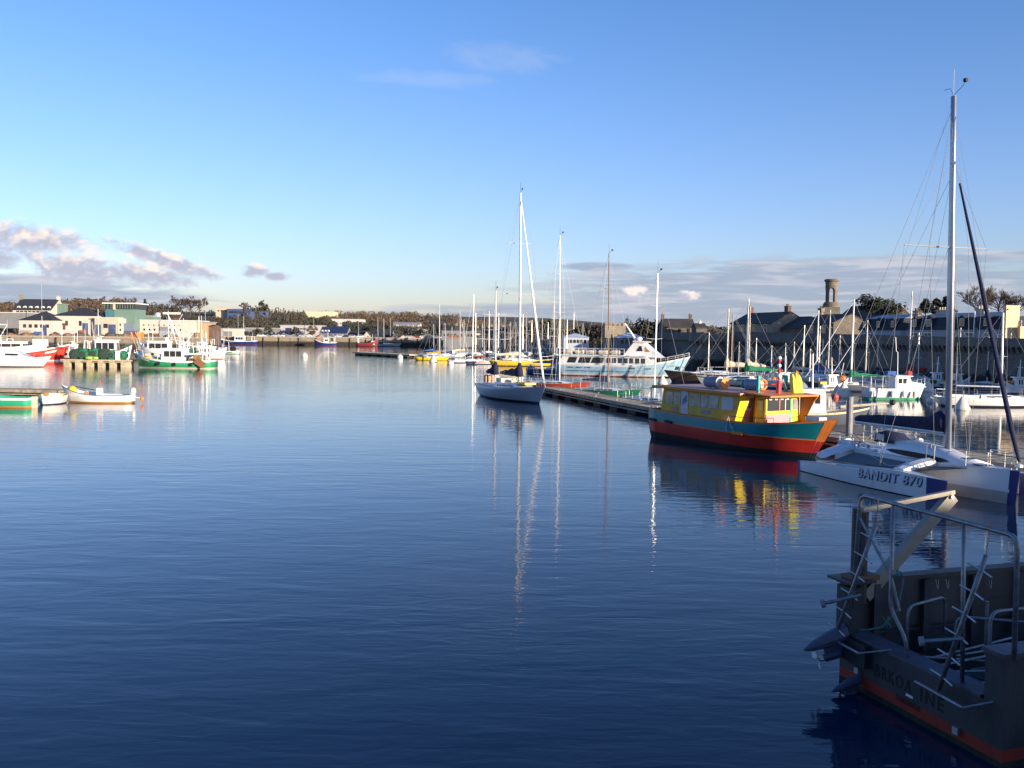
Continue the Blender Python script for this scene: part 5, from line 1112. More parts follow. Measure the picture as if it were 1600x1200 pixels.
# ================================================================== buoys
def buoy(label, px, py, r, cone=True, m=WHITE, group=None):
    c = gp(px, py); b = MB()
    if cone: b.lathe((0,0,0), [(r*.7,-r*.3),(r,0),(r*.98,r*.25),(r*.25,r*1.5),(r*.08,r*1.75)], 16)
    else: b.ball((0,0,r*.35), r, 14, 8); b.tube([(0,0,r*1.2),(0,0,r*1.55)], r*.12, 6)
    return tag(b.build('mooring_buoy', m, loc=c, smooth=True), label, 'mooring buoy', group)
BW = mat('scuffed_buoy_white', (.66,.62,.54), .6, var=.15, scale=2, dirt=(.3,.26,.18,.5))
for lb, px, py, r, cn_, m_ in [
  ('big white cone buoy left of the motor cruiser', 1318, 621, .85, True, BW), ('cone buoy half hidden by the grey box left of the big one', 1308, 618, .6, True, BW),
  ('white cone buoy with a blue cap in front of the lone white sloop stern', 1503, 640, .62, True, BW), ('white cone buoy at the bow of the motor cruiser', 1450, 612, .7, True, BW),
  ('round white buoy right of the motor cruiser', 1454, 629, .35, False, BW), ('tall white buoy behind the round one', 1463, 626, .35, True, BW),
  ('white cone buoy on the water left of the painted ferry canister', 1035, 600, .62, True, BW), ('white cone buoy in front of the yellow-hulled yacht', 677, 566, .85, True, BW),
  ('round white buoy left of the yellow yacht', 625, 560, .7, False, BW), ('round white buoy before the white yacht in the middle marina', 704, 570, .6, False, BW), ('red fender buoy between the cone buoy and the fishing smack', 1305, 622, .32, False, mat('red_pole')),
  ('dark round buoy behind the ketch foredeck', 829, 581, .75, False, GREYC), ('lone white buoy in the open harbour water at left of centre', 476, 558, .75, False, BW)]:
    buoy(lb, px, py, r, cn_, m_)

# ================================================================== cars and lamp posts on the far quay
def make_car():
    t = thing('parked_car', 'x', 'car')
    b = MB(); b.prism([(-2.1,.35),(2.1,.35),(2.1,.75),(1.2,.9),(-2.05,.95)], -.85, .85); b.prism([(-1.7,.93),(1.1,.9),(.5,1.42),(-1.3,1.45)], -.75, .75); bo = b.build('body', WHITE, t)
    MB().prism([(-1.4,.98),(.85,.96),(.42,1.36),(-1.2,1.38)], -.77, .77).build('window', GLASS, t)
    for x in (-1.3,1.3):
        for y in (-.8,.8): MB().lathe((x,y-.1,.32), [(.32,0),(.32,.2)], 10, 'y').build('wheel', BLACK, t)
    return t
car0 = make_car(); cc = [((.70,.70,.70),'white'),((.05,.05,.06),'black'),((.25,.26,.28),'grey'),((.35,.04,.04),'red'),((.05,.09,.25),'blue'),((.45,.46,.47),'silver')]
rd = random.Random(9)
spots = [(402,1),(409,0),(416,2),(424,4),(431,5),(446,0),(455,2),(467,4),(474,5),(481,0),(500,3),(507,5),(516,2),(531,0),(543,1),(552,5),(565,0),(641,5),(652,3),(662,0),(671,1),(682,2),(696,0),(708,4),(722,5),(738,0)]
for i, (px, k) in enumerate(spots):
    o = car0 if i == 0 else copy_tree(car0); y = YQ+4+rd.uniform(0,2.5); c = pt(px, 527, y)
    o.location = (c.x, y, 3.62+.02); o.rotation_euler.z = rd.choice([0, math.pi])+rd.uniform(-.05,.05)
    o['label'] = 'small %s car on the far quay, %s from the left of the parked row' % (cc[k][1], ORD[i]); o['group'] = 'cars parked on the far quay'
    for ch in o.children:
        if ch.name.startswith('body'):
            if i: ch.data = ch.data.copy()
            ch.data.materials[0] = paint(cc[k][0])
for i, (px, y0, d, lb) in enumerate([(321,470,292,'tall pole on the quay edge behind the green trawler stern'),(66,442,340,'very tall thin radio mast left, behind the harbour sheds'),(490,497,445,'thin lamp post on the far quay by the workshop'),(610,498,445,'lamp post behind the schooner masts'),(372,492,446,'lamp post behind the deep blue trawler'),(560,503,445,'slim lamp post above the dark red vessel')]):
    c = pt(px, 526, d); h = zat(px, y0, d)-3.6; t = thing('lamp_post', lb, 'lamp post', (c.x, d, 3.6))
    MB().tube([(0,0,0),(0,0,h)], [.12,.07], 6).build('pole', mat('lamp_grey', (.35,.35,.36), .6), t)
    MB().tube([(0,0,h),(.9,0,h+.2)], .05, 5).build('arm', mat('lamp_grey'), t)
# stacked boxes, containers and bins on the left quay
for i, (px, w2, h2, col, lb) in enumerate([(60,2.4,1.6,(.05,.12,.30),'blue fish bin on the quay before the low white shed'),(108,5.5,2.3,(.50,.50,.48),'white container on the quay before the long shed'),(128,1.6,2.2,(.30,.12,.05),'rust-brown crate stack before the auction hall'),(205,4.5,2.2,(.10,.12,.16),'dark van-sized container beside the green tower'),(240,2.6,1.5,(.55,.20,.05),'orange fish bin before the round-windowed warehouse'),(262,5.0,2.3,(.33,.36,.40),'grey container before the round-windowed warehouse'),(305,2.2,1.8,(.30,.24,.15),'tan crate stack before the tan stone store'),(38,3.2,2.0,(.32,.30,.28),'grey crate stack at the left end of the quay')]):
    c = pt(px, 530, 297); b = MB(); b.box(-w2/2,w2/2,-.9,.9,.1,h2)
    for k in range(int(w2/.5)): b.box(-w2/2+.1+k*.5, -w2/2+.2+k*.5, -.96, -.9, .15, h2-.1)
    b.box(-w2/2,-w2/2+.3,-.8,.8,0,.1); b.box(w2/2-.3,w2/2,-.8,.8,0,.1)
    tag(b.build('quay_container', paint(col), loc=(c.x, 297.5, 3.61)), lb, 'container')
# heaps of nets on the left quay: single stacks
for i in range(12):
    px = 20+i*22+rd.uniform(-5,5); y = 293+rd.uniform(0,3); c = pt(px, 530, y); b = MB(); r_ = rd.uniform(1.0,1.9); b.ball((0,0,0), r_, 9, 6, sz=.6); b.ball((r_,.3,-.1), r_*.7, 8, 5, sz=.6)
    col = rd.randrange(3); m_ = [mat('brown_net', (.20,.11,.06), .95, var=.5, scale=2, bump=1), mat('dark_net_heap', (.08,.07,.06), .95, var=.5, scale=2, bump=1), mat('tan_net', (.32,.22,.13), .95, var=.4, scale=2, bump=1)][col]
    tag(b.build('net_heap', m_, loc=(c.x, y, 3.6+r_*.3)), '%s heap of netting on the left-hand quay, %s heap from the left' % (['brown','dark','tan'][col], ORD[i]), 'fishing net', 'net heaps on the left-hand quay')
class Loc:
    """photo pixel -> local frame of a thing, on a plane of that frame"""
    def __init__(s, o, hd): s.o = Vector(o); s.u = Vector((math.cos(hd), math.sin(hd), 0)); s.v = Vector((-math.sin(hd), math.cos(hd), 0))
    def _h(s, px, py, n, k):
        r = ray(px, py); c = Vector((0, 0, EYE)) - s.o; p = c + r*((k - c.dot(n))/r.dot(n)); return Vector((p.dot(s.u), p.dot(s.v), p.z))
    def y(s, px, py, k): return s._h(px, py, s.v, k)
    def x(s, px, py, k): return s._h(px, py, s.u, k)
# ================================================================== painted ferry
FHD = R(-61.3); FL = 11.9
fo = gp(1012, 683) + Vector((.86, .51, 0))*1.8 + Vector((math.cos(FHD), math.sin(FHD), 0))*FL/2
t = thing('painted_ferry', 'brightly painted small ferry with a teal and red hull and a yellow cabin', 'ferry', fo, FHD)
TEAL = mat('teal_topside', (.006,.20,.24), .4, var=.2, coat=.2, scale=.8, dirt=(.03,.14,.15,.5)); TRED = mat('ferry_red', (.52,.03,.02), .42, var=.2, scale=.8, coat=.15, dirt=(.20,.03,.02,.5))
OR = mat('ferry_orange', (.72,.20,.03), .45, var=.1); YEL = mat('ferry_yellow', (.85,.64,.02), .5, var=.05); OLV = mat('ferry_ochre', (.60,.40,.05), .6, var=.12)
PINK = mat('ferry_pink', (.80,.28,.30), .55, var=.05)
Hb = Hull(FL, 3.7, 1.92, 1.50, 1.64, .55, .145, .0, .93, .5, 2.5, .20, tl=.58)
Hb.make(t, [OR, TEAL, OR, TRED, BLACK, BLACK], [lambda q: Hb.zs(q)-.07, lambda q: 1.0-.1*q, lambda q: .945-.1*q, lambda q: .36-.12*q, 0.0], 26, bul=.35, deckmat=mat('ferry_deck', (.42,.12,.05), .7, var=.2), inner=0)
for sd in (-1, 1):                                        # orange stem band
    hull_strip(Hb, t, .962, 1.0, lambda q: .82, lambda q: Hb.zs(q)-.02, sd, OR, 'stem_band', .012, 6)
X = lambda x: x - FL/2
# saloon
b = MB(); b.prism([(X(.75),1.3),(X(6.65),1.3),(X(7.15),2.78),(X(1.05),2.84)], -1.5, 1.5); sal = b.build('saloon', OLV, t)
b = MB(); b.prism([(X(.25),2.845),(X(7.3),2.80),(X(7.3),2.88),(X(.25),2.93)], -1.68, 1.68); b.build('saloon_roof', mat('ferry_roof', (.48,.30,.26), .6, var=.2, scale=1.5), t)
for y in (-1.69, 1.69): MB().prism([(X(.25),2.80),(X(7.3),2.755),(X(7.3),2.89),(X(.25),2.94)], y-.02, y+.02).build('roof_edge', OR, t)
WG = mat('curtained_glass', (.22,.23,.24), .12, var=.5, scale=1.6, spec=.7); WPAN = mat('white_panel', (.55,.56,.62), .5, var=.06)
for sd in (-1, 1):
    for (a, e, m_, nm) in ((1.25,1.85,WG,'window'),(1.9,2.5,WG,'window'),(3.25,4.1,WG,'window'),(4.15,4.7,WG,'window'),(4.75,5.5,WG,'window'),(5.75,6.6,WPAN,'window_shutter')):
        MB().prism([(X(a),1.98),(X(e),1.98),(X(e+.04),2.62),(X(a+.04),2.62)], sd*1.5-.022, sd*1.5+.022).build(nm, m_, sal)
    MB().prism([(X(2.56),1.45),(X(3.14),1.45),(X(3.16),2.76),(X(2.58),2.76)], sd*1.5-.03, sd*1.5+.03).build('side_door', WPAN, sal)
    b = MB()
    for k in range(3): b.prism([(X(2.66),2.0+k*.10),(X(2.74),2.0+k*.10),(X(3.10),2.25+k*.13),(X(3.02),2.27+k*.13)], sd*1.5-.038, sd*1.5-.031) if sd < 0 else b.prism([(X(2.66),2.0+k*.10),(X(2.74),2.0+k*.10),(X(3.10),2.25+k*.13),(X(3.02),2.27+k*.13)], sd*1.5+.031, sd*1.5+.038)
    b.build('door_emblem', mat('emblem_navy', (.05,.06,.22), .5), sal)
    MB().box(X(4.2), X(4.9), sd*1.5-.02, sd*1.5+.02, 1.66, 1.84).build('name_plate', mat('lilac_sign', (.32,.24,.40), .6), sal)
    MB().box(X(1.7), X(2.3), sd*1.5-.02, sd*1.5+.02, 1.60, 1.84).build('name_plate', mat('dull_pink', (.45,.25,.20), .6), sal)
# front of the saloon: yellow panel, white framed window, pink below, dark red jamb
def fpanel(parent, x0, x1, y0, y1, z0, z1, m, name, k=.338):
    """panel lying on the raked front face"""
    fx = lambda z: X(6.65) + (z-1.3)*k
    q = MB(); q.add([(fx(z0)+x0,y0,z0),(fx(z0)+x0,y1,z0),(fx(z1)+x0,y1,z1),(fx(z1)+x0,y0,z1),(fx(z0)+x1,y0,z0),(fx(z0)+x1,y1,z0),(fx(z1)+x1,y1,z1),(fx(z1)+x1,y0,z1)], [(3,2,1,0),(4,5,6,7),(0,1,5,4),(1,2,6,5),(2,3,7,6),(3,0,4,7)]); return q.build(name, m, parent)
fpanel(sal, .004, .03, -1.49, -.98, 1.32, 2.76, YEL, 'front_panel'); fpanel(sal, .004, .03, -.979, -.60, 1.32, 2.0, PINK, 'front_panel')
wf = fpanel(sal, .004, .05, -.979, -.62, 2.0, 2.74, TRIM, 'window'); fpanel(wf, .052, .06, -.93, -.68, 2.08, 2.62, mat('amber_glass'), 'pane')
# wheelhouse standing forward and to port of it
b = MB(); b.box(X(7.17), X(7.95), -.62, 1.62, 1.3, 2.72); whs = b.build('wheelhouse', YEL, t)
MB().box(X(7.22), X(7.90), -.645, -.622, 1.35, 2.70).build('door', OLV, whs); MB().box(X(7.42), X(7.80), -.665, -.647, 2.05, 2.60).build('window', WG, whs)
MB().box(X(7.14), X(7.21), -.66, -.623, 1.32, 2.72).build('door_jamb', TRED, whs)
fx = X(7.95)
MB().box(fx+.002, fx+.03, -.60, .98, 1.32, 1.84).build('front_panel', PINK, whs)
MB().box(fx+.002, fx+.035, .99, 1.10, 1.32, 2.70).build('front_post', mat('mint_paint', (.15,.55,.38), .5), whs)
wf = MB().box(fx+.002, fx+.03, -.52, .95, 2.02, 2.64).build('window', GLASS, whs)
MB().box(fx+.031, fx+.045, .22, .27, 2.04, 2.62).build('glazing_bar', OR, wf); MB().box(fx+.031, fx+.04, .62, .66, 2.04, 2.62).build('glazing_bar', TRIM, wf)
wf = MB().box(fx+.002, fx+.03, 1.18, 1.50, 2.05, 2.58).build('window', WG, whs)
for k in range(4): MB().box(fx+.031, fx+.045, -.45+.38*k, -.27+.38*k, 2.56, 2.66).build('vent_flap', TRIM, whs)
MB().prism([(X(6.9),2.885),(X(9.0),2.76),(X(9.0),2.84),(X(6.9),2.96)], -1.35, 1.85).build('wheelhouse_roof', OR, t)
b = MB(); b.add([(X(9.0),1.80,2.79),(X(8.9),1.80,2.79),(X(8.05),1.66,1.75),(X(8.2),1.66,1.75),(X(9.0),1.85,2.79),(X(8.9),1.85,2.79),(X(8.05),1.71,1.75),(X(8.2),1.71,1.75),], [(0,1,2,3),(7,6,5,4),(0,4,5,1),(1,5,6,2),(2,6,7,3),(3,7,4,0)]); b.build('roof_bracket', OR, t)
b = MB(); b.add([(X(7.97),1.64,1.4),(X(7.97),1.64,2.74),(X(8.9),1.78,2.74),(X(8.2),1.66,1.4)], [(0,1,2,3),(3,2,1,0)]); b.add([(X(7.97),1.67,1.4),(X(7.97),1.67,2.74),(X(8.9),1.81,2.74),(X(8.2),1.69,1.4)], [(0,1,2,3)]); b.build('side_screen', OR, t)
rail(t, [Hb.pt(q, Hb.zs(q), -1) for q in (.56,.62,.70,.78)], .22, .018, 'side_rail', mid=False, m=mat('dark_rail', (.08,.05,.06), .5))
rail(t, [Hb.pt(q, Hb.zs(q), 1) for q in (.56,.62,.70,.78)], .22, .018, 'side_rail', mid=False, m=mat('dark_rail'))
rail(t, [(X(.1),-1.6,1.62),(X(.1),0,1.62),(X(.1),1.6,1.62)], .35, .02, 'stern_rail', mid=False, m=STEEL)
MB().prism([(X(-.35),2.70),(X(.9),2.84),(X(.9),2.9),(X(-.35),2.76)], -1.4, 1.4).build('stern_awning', GREYC, t)
for y in (-1.35, 1.35): MB().tube([(X(-.25),y,1.5),(X(-.25),y,2.72)], .025, 5).build('awning_pole', STEEL, t)
# roof furniture (parts bolted on)
for (x, y, m1, lb) in ((5.0,.3,GREYC,'a'),(7.0,.2,GREYC,'b')):
    pass
def drum(x, y, z, body, cap, n='liferaft_drum'):
    MBq = MB(); MBq.lathe((X(x),y,z), [(.24,-.52),(.30,-.48),(.31,-.2),(.29,-.18),(.29,.18),(.31,.2),(.30,.46),(.27,.5)], 16, 'x'); o = MBq.build(n, body, t)
    MB().lathe((X(x)+.505,y,z), [(.29,0),(.30,.03),(.05,.05)], 16, 'x').build('drum_cap', cap, o); return o
drum(3.6, -.2, 3.24, mat('banded_grey', (.22,.24,.32), .5, var=.3, scale=9, stretch=(6,.2,.2)), TRIM)
drum(6.35, .1, 3.22, mat('banded_grey'), TRIM)
for x, y in ((6.95,.1),):                       # life rings
    b = MB(); secs = []
    for i in range(16):
        a = 2*math.pi*i/16; cx, cz = .24*math.cos(a), .24*math.sin(a)
        secs.append([(X(x)+.07*math.sin(2*math.pi*j/6), y + (.24+.07*math.cos(2*math.pi*j/6))*math.cos(a), 3.26 + (.24+.07*math.cos(2*math.pi*j/6))*math.sin(a)) for j in range(6)])
    secs.append(secs[0]); b.loft(secs, 0, True, False); b.build('life_ring', ORANGE, t, smooth=True)
MB().lathe((X(4.35),-.1,3.2), [(.05,0),(.30,.01),(.30,.09),(.05,.1)], 14, 'x').build('drum_bracket', ORANGE, t)
MB().lathe((X(5.7),.0,3.2), [(.16,-.1),(.2,0),(.05,.12)], 12, 'x').build('horn', mat('horn_green', (.02,.35,.22), .4), t)
mo = MB().tube([(X(8.0),.15,2.8),(X(8.0),.15,3.5)], .13, 8); mo.tube([(X(8.0),.15,3.5),(X(8.0),.15,4.55)], .05, 8); mo = mo.build('signal_mast', mat('red_mast_paint', (.50,.03,.04), .45), t)
for z, m_ in ((3.75,TRIM),(4.0,mat('red_mast_paint')),(4.25,TRIM),(4.5,mat('red_mast_paint')),(4.62,TRIM)): MB().ball((X(8.0),.15,z), .10, 8, 5).build('signal_lamp', m_, mo)
for sd in (-1,1): MB().tube([(X(8.0),.15,4.2),(X(7.6),.15+sd*1.0,2.9)], .012, 4).build('mast_stay', WIRE, t)
for y in (-.75, 1.1): MB().box(X(7.45), X(7.6), y-.06, y+.06, 2.9, 3.75).build('teal_post', mat('teal_post_paint', (.02,.42,.42), .5), t)
MB().tube([(X(7.5),-.75,3.3),(X(7.5),1.1,3.3)], .02, 5).build('post_rail', TRED, t)
b = MB()
for i, (y, ln) in enumerate(((1.25,.95),(1.45,1.0),(1.62,.9))):
    b.loft([[(X(7.9)+.16*math.cos(a)*s_+i*.03, y+.13*math.sin(a)*s_-.12*f, 2.88+ln*f) for a in [2*math.pi*j/8 for j in range(8)]] for f, s_ in ((0,1.5),(.3,.9),(.6,1.1),(.85,.8),(1,.3))], 0, True)
b.build('hung_oilskins', mat('oilskin_yellow', (.62,.70,.08), .5, var=.3, scale=5, bump=.5), t)
b = MB(); b.loft([[(X(7.8)+.14*math.cos(a)*s_, 1.75+.12*math.sin(a)*s_-.25*f, 2.95+1.05*f) for a in [2*math.pi*j/8 for j in range(8)]] for f, s_ in ((0,1.2),(.4,1.0),(.8,.9),(1,.2))], 0, True); b.build('hung_oilskins', ORANGE, t)
MB().lathe((X(6.7),-1.76,1.35), [(.02,-.3),(.02,0)], 6).build('cleat', STEEL, t)
b = MB(); p = Hb.pt(.56, 1.7, -1); b.tube([(p[0],p[1]-.03,1.72),(p[0]+.2,p[1]-.05,1.3),(p[0]+.5,p[1]-.08,.98)], .02, 5); b.tube([(p[0]-.02,p[1]-.03,1.72),(p[0]-.1,p[1]-.07,1.2),(p[0]-.08,p[1]-.08,.95)], .02, 5); b.build('fender_rope', ROPE, t)
b = MB(); p = Hb.pt(.62, .95, -1); b.box(p[0]-.35,p[0]+.35,p[1]-.12,p[1]+.05,.86,1.0); b.build('side_step', OR, t)
for q in (.04,.16): p = Hb.pt(q, 1.0, -1); MB().tube([(p[0]-.28,p[1]-.06,1.04),(p[0]+.28,p[1]-.06,1.0)], .07, 8).build('fender', BLACK, t)
MB().box(X(10.2), X(11.0), -.25, .25, 1.62, 1.95).build('anchor_winch', STEEL, t)

# ================================================================== trimaran
THD = R(-71.5); to = gp(1588, 790)
t = thing('trimaran', 'white trimaran with tall mast, navy boom cover and BANDIT 870 lettered on its outrigger hull', 'trimaran', to, THD)
tl = Loc(to, THD)
TW = mat('trimaran_white', (.72,.73,.75), .3, var=.05, scale=.7, coat=.3, dirt=(.50,.49,.46,.35)); TN = mat('trimaran_navy', (.012,.02,.16), .35, var=.05)
FGREY = mat('net_grey', (.16,.16,.17), .9, var=.3, scale=20)
Ht = Hull(8.9, 1.75, 1.20, 1.10, 1.02, .35, .02, .0, .70, .45, 1.8, .30, flare=.3)
def hull_part(H_, cx, cy, mats, bands, n, bul, dm, navy=None):
    h = H_.make(t, mats, bands, n, bul=bul, deckmat=dm); d = [o for o in t.children if o.name.startswith('deck')][-1]
    h.location = (cx, cy, 0); d.location = (cx, cy, 0); return h
hc = hull_part(Ht, -4.35, 0, [TW, TW, mat('lower_hull_shade', (.40,.385,.36), .5), BLACK], [lambda q: Ht.zs(q)-.1, .42, 0.0], 22, .0, TW)  # grey-beige band paints shade and reflection low on the white hull
for sd in (-1, 1): hull_strip(Ht, hc, .965, 1.0, -.02, lambda q: Ht.zs(q)-.01, sd, TN, 'bow_stripe', .008, 5)
Hq = Hull(8.2, .78, .84, .66, .42, .22, .01, .0, .35, .50, 1.9, .34, flare=.2, tl=.02)
Hq.zs = lambda q: .40 + .44*min(1, q/.75) - .06*max(0, (q-.75)/.25)
FY = -2.1; FX = -5.0
for sd in (-1, 1):
    hq = hull_part(Hq, FX, sd*abs(FY), [TW, TW, BLACK], [lambda q: Hq.zs(q)-.1, .03, 0.0], 22, .0, TW)
    hq.name = 'outrigger_hull' if sd < 0 else 'outrigger_hull'
    for s2 in (-1, 1):
        hull_strip(Hq, hq, .90, 1.0, -.02, lambda q: Hq.zs(q)-.005, s2, TN, 'bow_stripe', .006, 8)
        hull_strip(Hq, hq, .0, .02, .0, lambda q: Hq.zs(q)-.01, s2, TN, 'stern_stripe', .006, 2)
    for fxx in (FX+1.75, FX-2.75):                          # crossbeams
        b = MB(); secs = []
        for f in (0,.12,.3,.55,.8,1.0):
            y = sd*(.75+(abs(FY)-.75)*f); z = 1.12-.30*f**1.6 + .03; w2 = .30+.12*(1-f)
            secs.append([(fxx-w2,y,z-.10),(fxx-w2*.8,y,z+.04),(fxx,y,z+.09),(fxx+w2*.8,y,z+.04),(fxx+w2,y,z-.10),(fxx,y,z-.16)])
        b.loft(secs, 0, True); b.build('crossbeam', TW, t, smooth=False)
    b = MB(); b.add([(FX+1.4,sd*.82,.98),(FX-2.3,sd*.82,.95),(FX-2.3,sd*1.8,.66),(FX+1.4,sd*1.8,.84),(FX+1.4,sd*.82,.96),(FX-2.3,sd*.82,.93),(FX-2.3,sd*1.8,.64),(FX+1.4,sd*1.8,.82)], [(0,1,2,3),(7,6,5,4)]); b.build('trampoline', FGREY, t)
    b = MB(); b.add([(FX+3.4,sd*.42,1.08),(FX+2.1,sd*.80,.98),(FX+2.1,sd*1.85,.84),(FX+3.4,sd*.41,1.07),(FX+2.1,sd*.79,.96),(FX+2.1,sd*1.84,.82)], [(0,1,2),(5,4,3)]); b.build('trampoline', FGREY, t)
# lettering laid on the side of the outrigger
def hull_text(body, x0, x1, z0, hgt, m, off, parent, shear=.25, dx=0, dz=0):
    cu = bpy.data.curves.new('lettering', 'FONT'); cu.body = body; cu.size = 1; cu.shear = shear; cu.offset = .012; cu.space_character = 1.12; cu.resolution_u = 4
    o0 = bpy.data.objects.new('tmp', cu); me = bpy.data.meshes.new_from_object(o0); bpy.data.objects.remove(o0)
    xs_ = [v.co.x for v in me.vertices]; ys_ = [v.co.y for v in me.vertices]; a, e, lo, hi = min(xs_), max(xs_), min(ys_), max(ys_)
    for v in me.vertices:
        x = x0+(x1-x0)*(v.co.x-a)/(e-a)+dx; z = z0(x)+hgt*(v.co.y-lo)/(hi-lo)+dz
        v.co = (x-FX, -Hq.y_at(x-FX, z)-off, z)
    me.materials.clear(); me.materials.append(m); o = bpy.data.objects.new('lettering', me); C.objects.link(o); o.parent = parent; return o
oh = [o for o in t.children if o.name.startswith('outrigger_hull') and o.location.y < 0][0]
la, lb_ = tl.y(1342, 752, -2.45), tl.y(1433, 768, -2.45)
zz0 = lambda x: .31 + .03*(x-la.x)
hull_text('BANDIT 870', la.x, lb_.x+.05, zz0, .37, mat('lettering_navy', (.015,.015,.06), .5), .010, oh)
hull_text('BANDIT 870', la.x, lb_.x+.05, zz0, .37, mat('lettering_pale', (.55,.58,.66), .4), .017, oh, dx=-.034, dz=.026)
# coachroof
b = MB(); secs = []
for x, w2, h_ in ((-6.2,.52,.12),(-5.9,.60,.50),(-4.6,.64,.58),(-3.2,.58,.50),(-2.2,.42,.28),(-1.5,.22,.08)):
    zb = 1.05; secs.append([(x,-w2,zb),(x,-w2*.92,zb+h_*.55),(x,-w2*.6,zb+h_),(x,0,zb+h_*1.12),(x,w2*.6,zb+h_),(x,w2*.92,zb+h_*.55),(x,w2,zb)])
b.loft(secs); b.add(secs[0], [tuple(range(7))]); cr_ = b.build('coachroof', TW, t, smooth=True)
for sd in (-1, 1):
    vs = []; n = 10
    for i in range(n+1):
        f = i/n; x = -5.7+3.2*f; w2 = .605 if x < -4.6 else .605-(x+4.6)*.09; w2 = (.60+.04*(x+5.9)/1.3 if x < -4.6 else .64-.06*(x+4.6)/1.4)
        hh = .10*math.sqrt(max(0, 1-(2*f-1)**2))+.005; zc = 1.05+.21-.06*f
        for z in (zc-hh, zc+hh): vs.append((x, sd*(w2*(1-.08*(z-1.05)/.3)+.018), z))
    b = MB(); b.add(vs, [((i*2,i*2+2,i*2+3,i*2+1) if sd < 0 else (i*2,i*2+1,i*2+3,i*2+2)) for i in range(n)]); b.build('window', mat('tinted_window', (.008,.009,.014), .45, spec=.2), cr_)
# dodger
b = MB(); secs = []
for x, h_, w2 in ((-6.5,.40,.52),(-6.3,.44,.54),(-5.9,.42,.54),(-5.45,.05,.50)):
    secs.append([(x,-w2,1.50),(x,-w2*.85,1.50+h_*.8),(x,0,1.50+h_),(x,w2*.85,1.50+h_*.8),(x,w2,1.50)])
b.loft(secs); dg = b.build('dodger', NAVY, t, smooth=True)
for sd in (-1,1): MB().add([(0,0,0)],[])
b = MB(); b.add([(-6.42,-.52,1.56),(-5.9,-.535,1.56),(-5.95,-.49,1.80),(-6.38,-.49,1.84)], [(0,1,2,3)]); b.build('clear_panel', mat('clear_vinyl', (.35,.34,.30), .15), dg)
# cockpit, outboard, stern
b = MB(); b.box(-8.5,-6.3,-.72,-.50,1.0,1.18); b.box(-8.5,-6.3,.50,.72,1.0,1.18); b.box(-8.6,-8.35,-.7,.7,.9,1.12); b.build('cockpit_coaming', TW, t)
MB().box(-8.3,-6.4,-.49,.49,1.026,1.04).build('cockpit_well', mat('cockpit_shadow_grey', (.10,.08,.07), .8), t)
b = MB(); b.tube([(-8.7,-.45,1.25),(-8.2,-.45,1.25)], .11, 8); b.tube([(-8.2,-.45,1.25),(-7.6,-.45,1.25)], .11, 8); b.build('rolled_fender', TW, t, smooth=True)
b = MB(); b.box(-8.95,-8.62,-.2,.2,.65,1.35); b.tube([(-8.8,0,.7),(-8.8,0,-.2)], .07, 6); b.build('outboard', GREYW, t)
b = MB(); b.tube([(-8.6,.6,1.1),(-7.2,.2,1.9),(-6.9,.0,1.3)], .018, 5); b.tube([(-7.9,-.35,1.6),(-6.8,-.4,1.15)], .02, 5); b.build('mainsheet', ROPE, t)
MB().ball((-5.3,.65,1.62), .16, 8, 6, sz=.7).build('fender', TRIM, t)
for x in (-2.3, -1.5): MB().box(x-.22, x+.22, -.2, .2, 1.30 if x < -2 else 1.18, 1.36 if x < -2 else 1.22).build('deck_hatch', GLASS, t)
for x, y in ((-6.7,-.62),(-6.7,.62),(-7.3,-.62),(-3.6,.35),(-3.6,-.35)): MB().lathe((x,y,1.18 if x < -5 else 1.56), [(.07,0),(.05,.04),(.06,.12),(.03,.14)], 10).build('winch', STEEL, t)
b = MB()
for y0, y1 in ((-.3,-.35),(.3,.4),(-.15,-.2),(.1,.15)): b.tube([(-3.2,y0,1.62),(-4.6,(y0+y1)/2,1.70),(-6.0,y1,1.60)], .008, 4)
b.tube([(FX+.9,-1.9,.9),(FX-1,-1.2,1.05),(FX-3.2,-.8,1.12)], .01, 4); b.tube([(FX+1.0,-1.95,.9),(-1.2,-.7,1.2)], .008, 4); b.build('control_line', ROPE, t)
# mast and rig
M0 = tl.y(1481, 703, 0); MT = tl.y(1490, 150, 0)
mb0, mtp = Vector((M0.x, 0, 1.50)), Vector((MT.x, 0, MT.z))
b = MB(); secs = []
for f in (0,.5,.85,1):
    p = mb0.lerp(mtp, f); s_ = 1 if f < .85 else .8; secs.append([(p.x+.15*s_*math.cos(a), .075*s_*math.sin(a), p.z) for a in [2*math.pi*j/10 for j in range(10)]])
b.loft(secs, 0, True); mo = b.build('mast', mat('grey_alloy', (.50,.50,.52), .35, metal=.4, var=.05), t, smooth=True)
for sd in (-1, 1):
    b = MB(); zs_ = 9.0; p = mb0.lerp(mtp, (zs_-1.5)/(mtp.z-1.5)); b.tube([p, (p.x-.25, sd*1.9, zs_+.05)], [.035,.022], 6); b.build('spreader', mat('grey_alloy'), mo)
    cp = (FX+.75, sd*abs(FY), .85); q = (p.x-.25, sd*1.9, zs_+.05); hi = (mb0.lerp(mtp, .82)); 
    for nm, pts in (('shroud', [cp, q, hi]), ('shroud', [cp, mb0.lerp(mtp,.60)]), ('cap_shroud', [(-2.9, sd*.8, 1.1), (p.x-.1, sd*.9, zs_), mb0.lerp(mtp,.97)]), ('running_backstay', [(FX-3.5, sd*abs(FY), .55), mb0.lerp(mtp,.97)]), ('running_backstay', [(FX-3.3, sd*abs(FY), .55), mb0.lerp(mtp,.78)])):
        MB().tube(pts, .009, 4).build(nm, WIRE, t)
b = MB(); b.tube([mtp, mtp+Vector((0,0,.95))], .010, 4); b.build('whip_antenna', TRIM, mo)
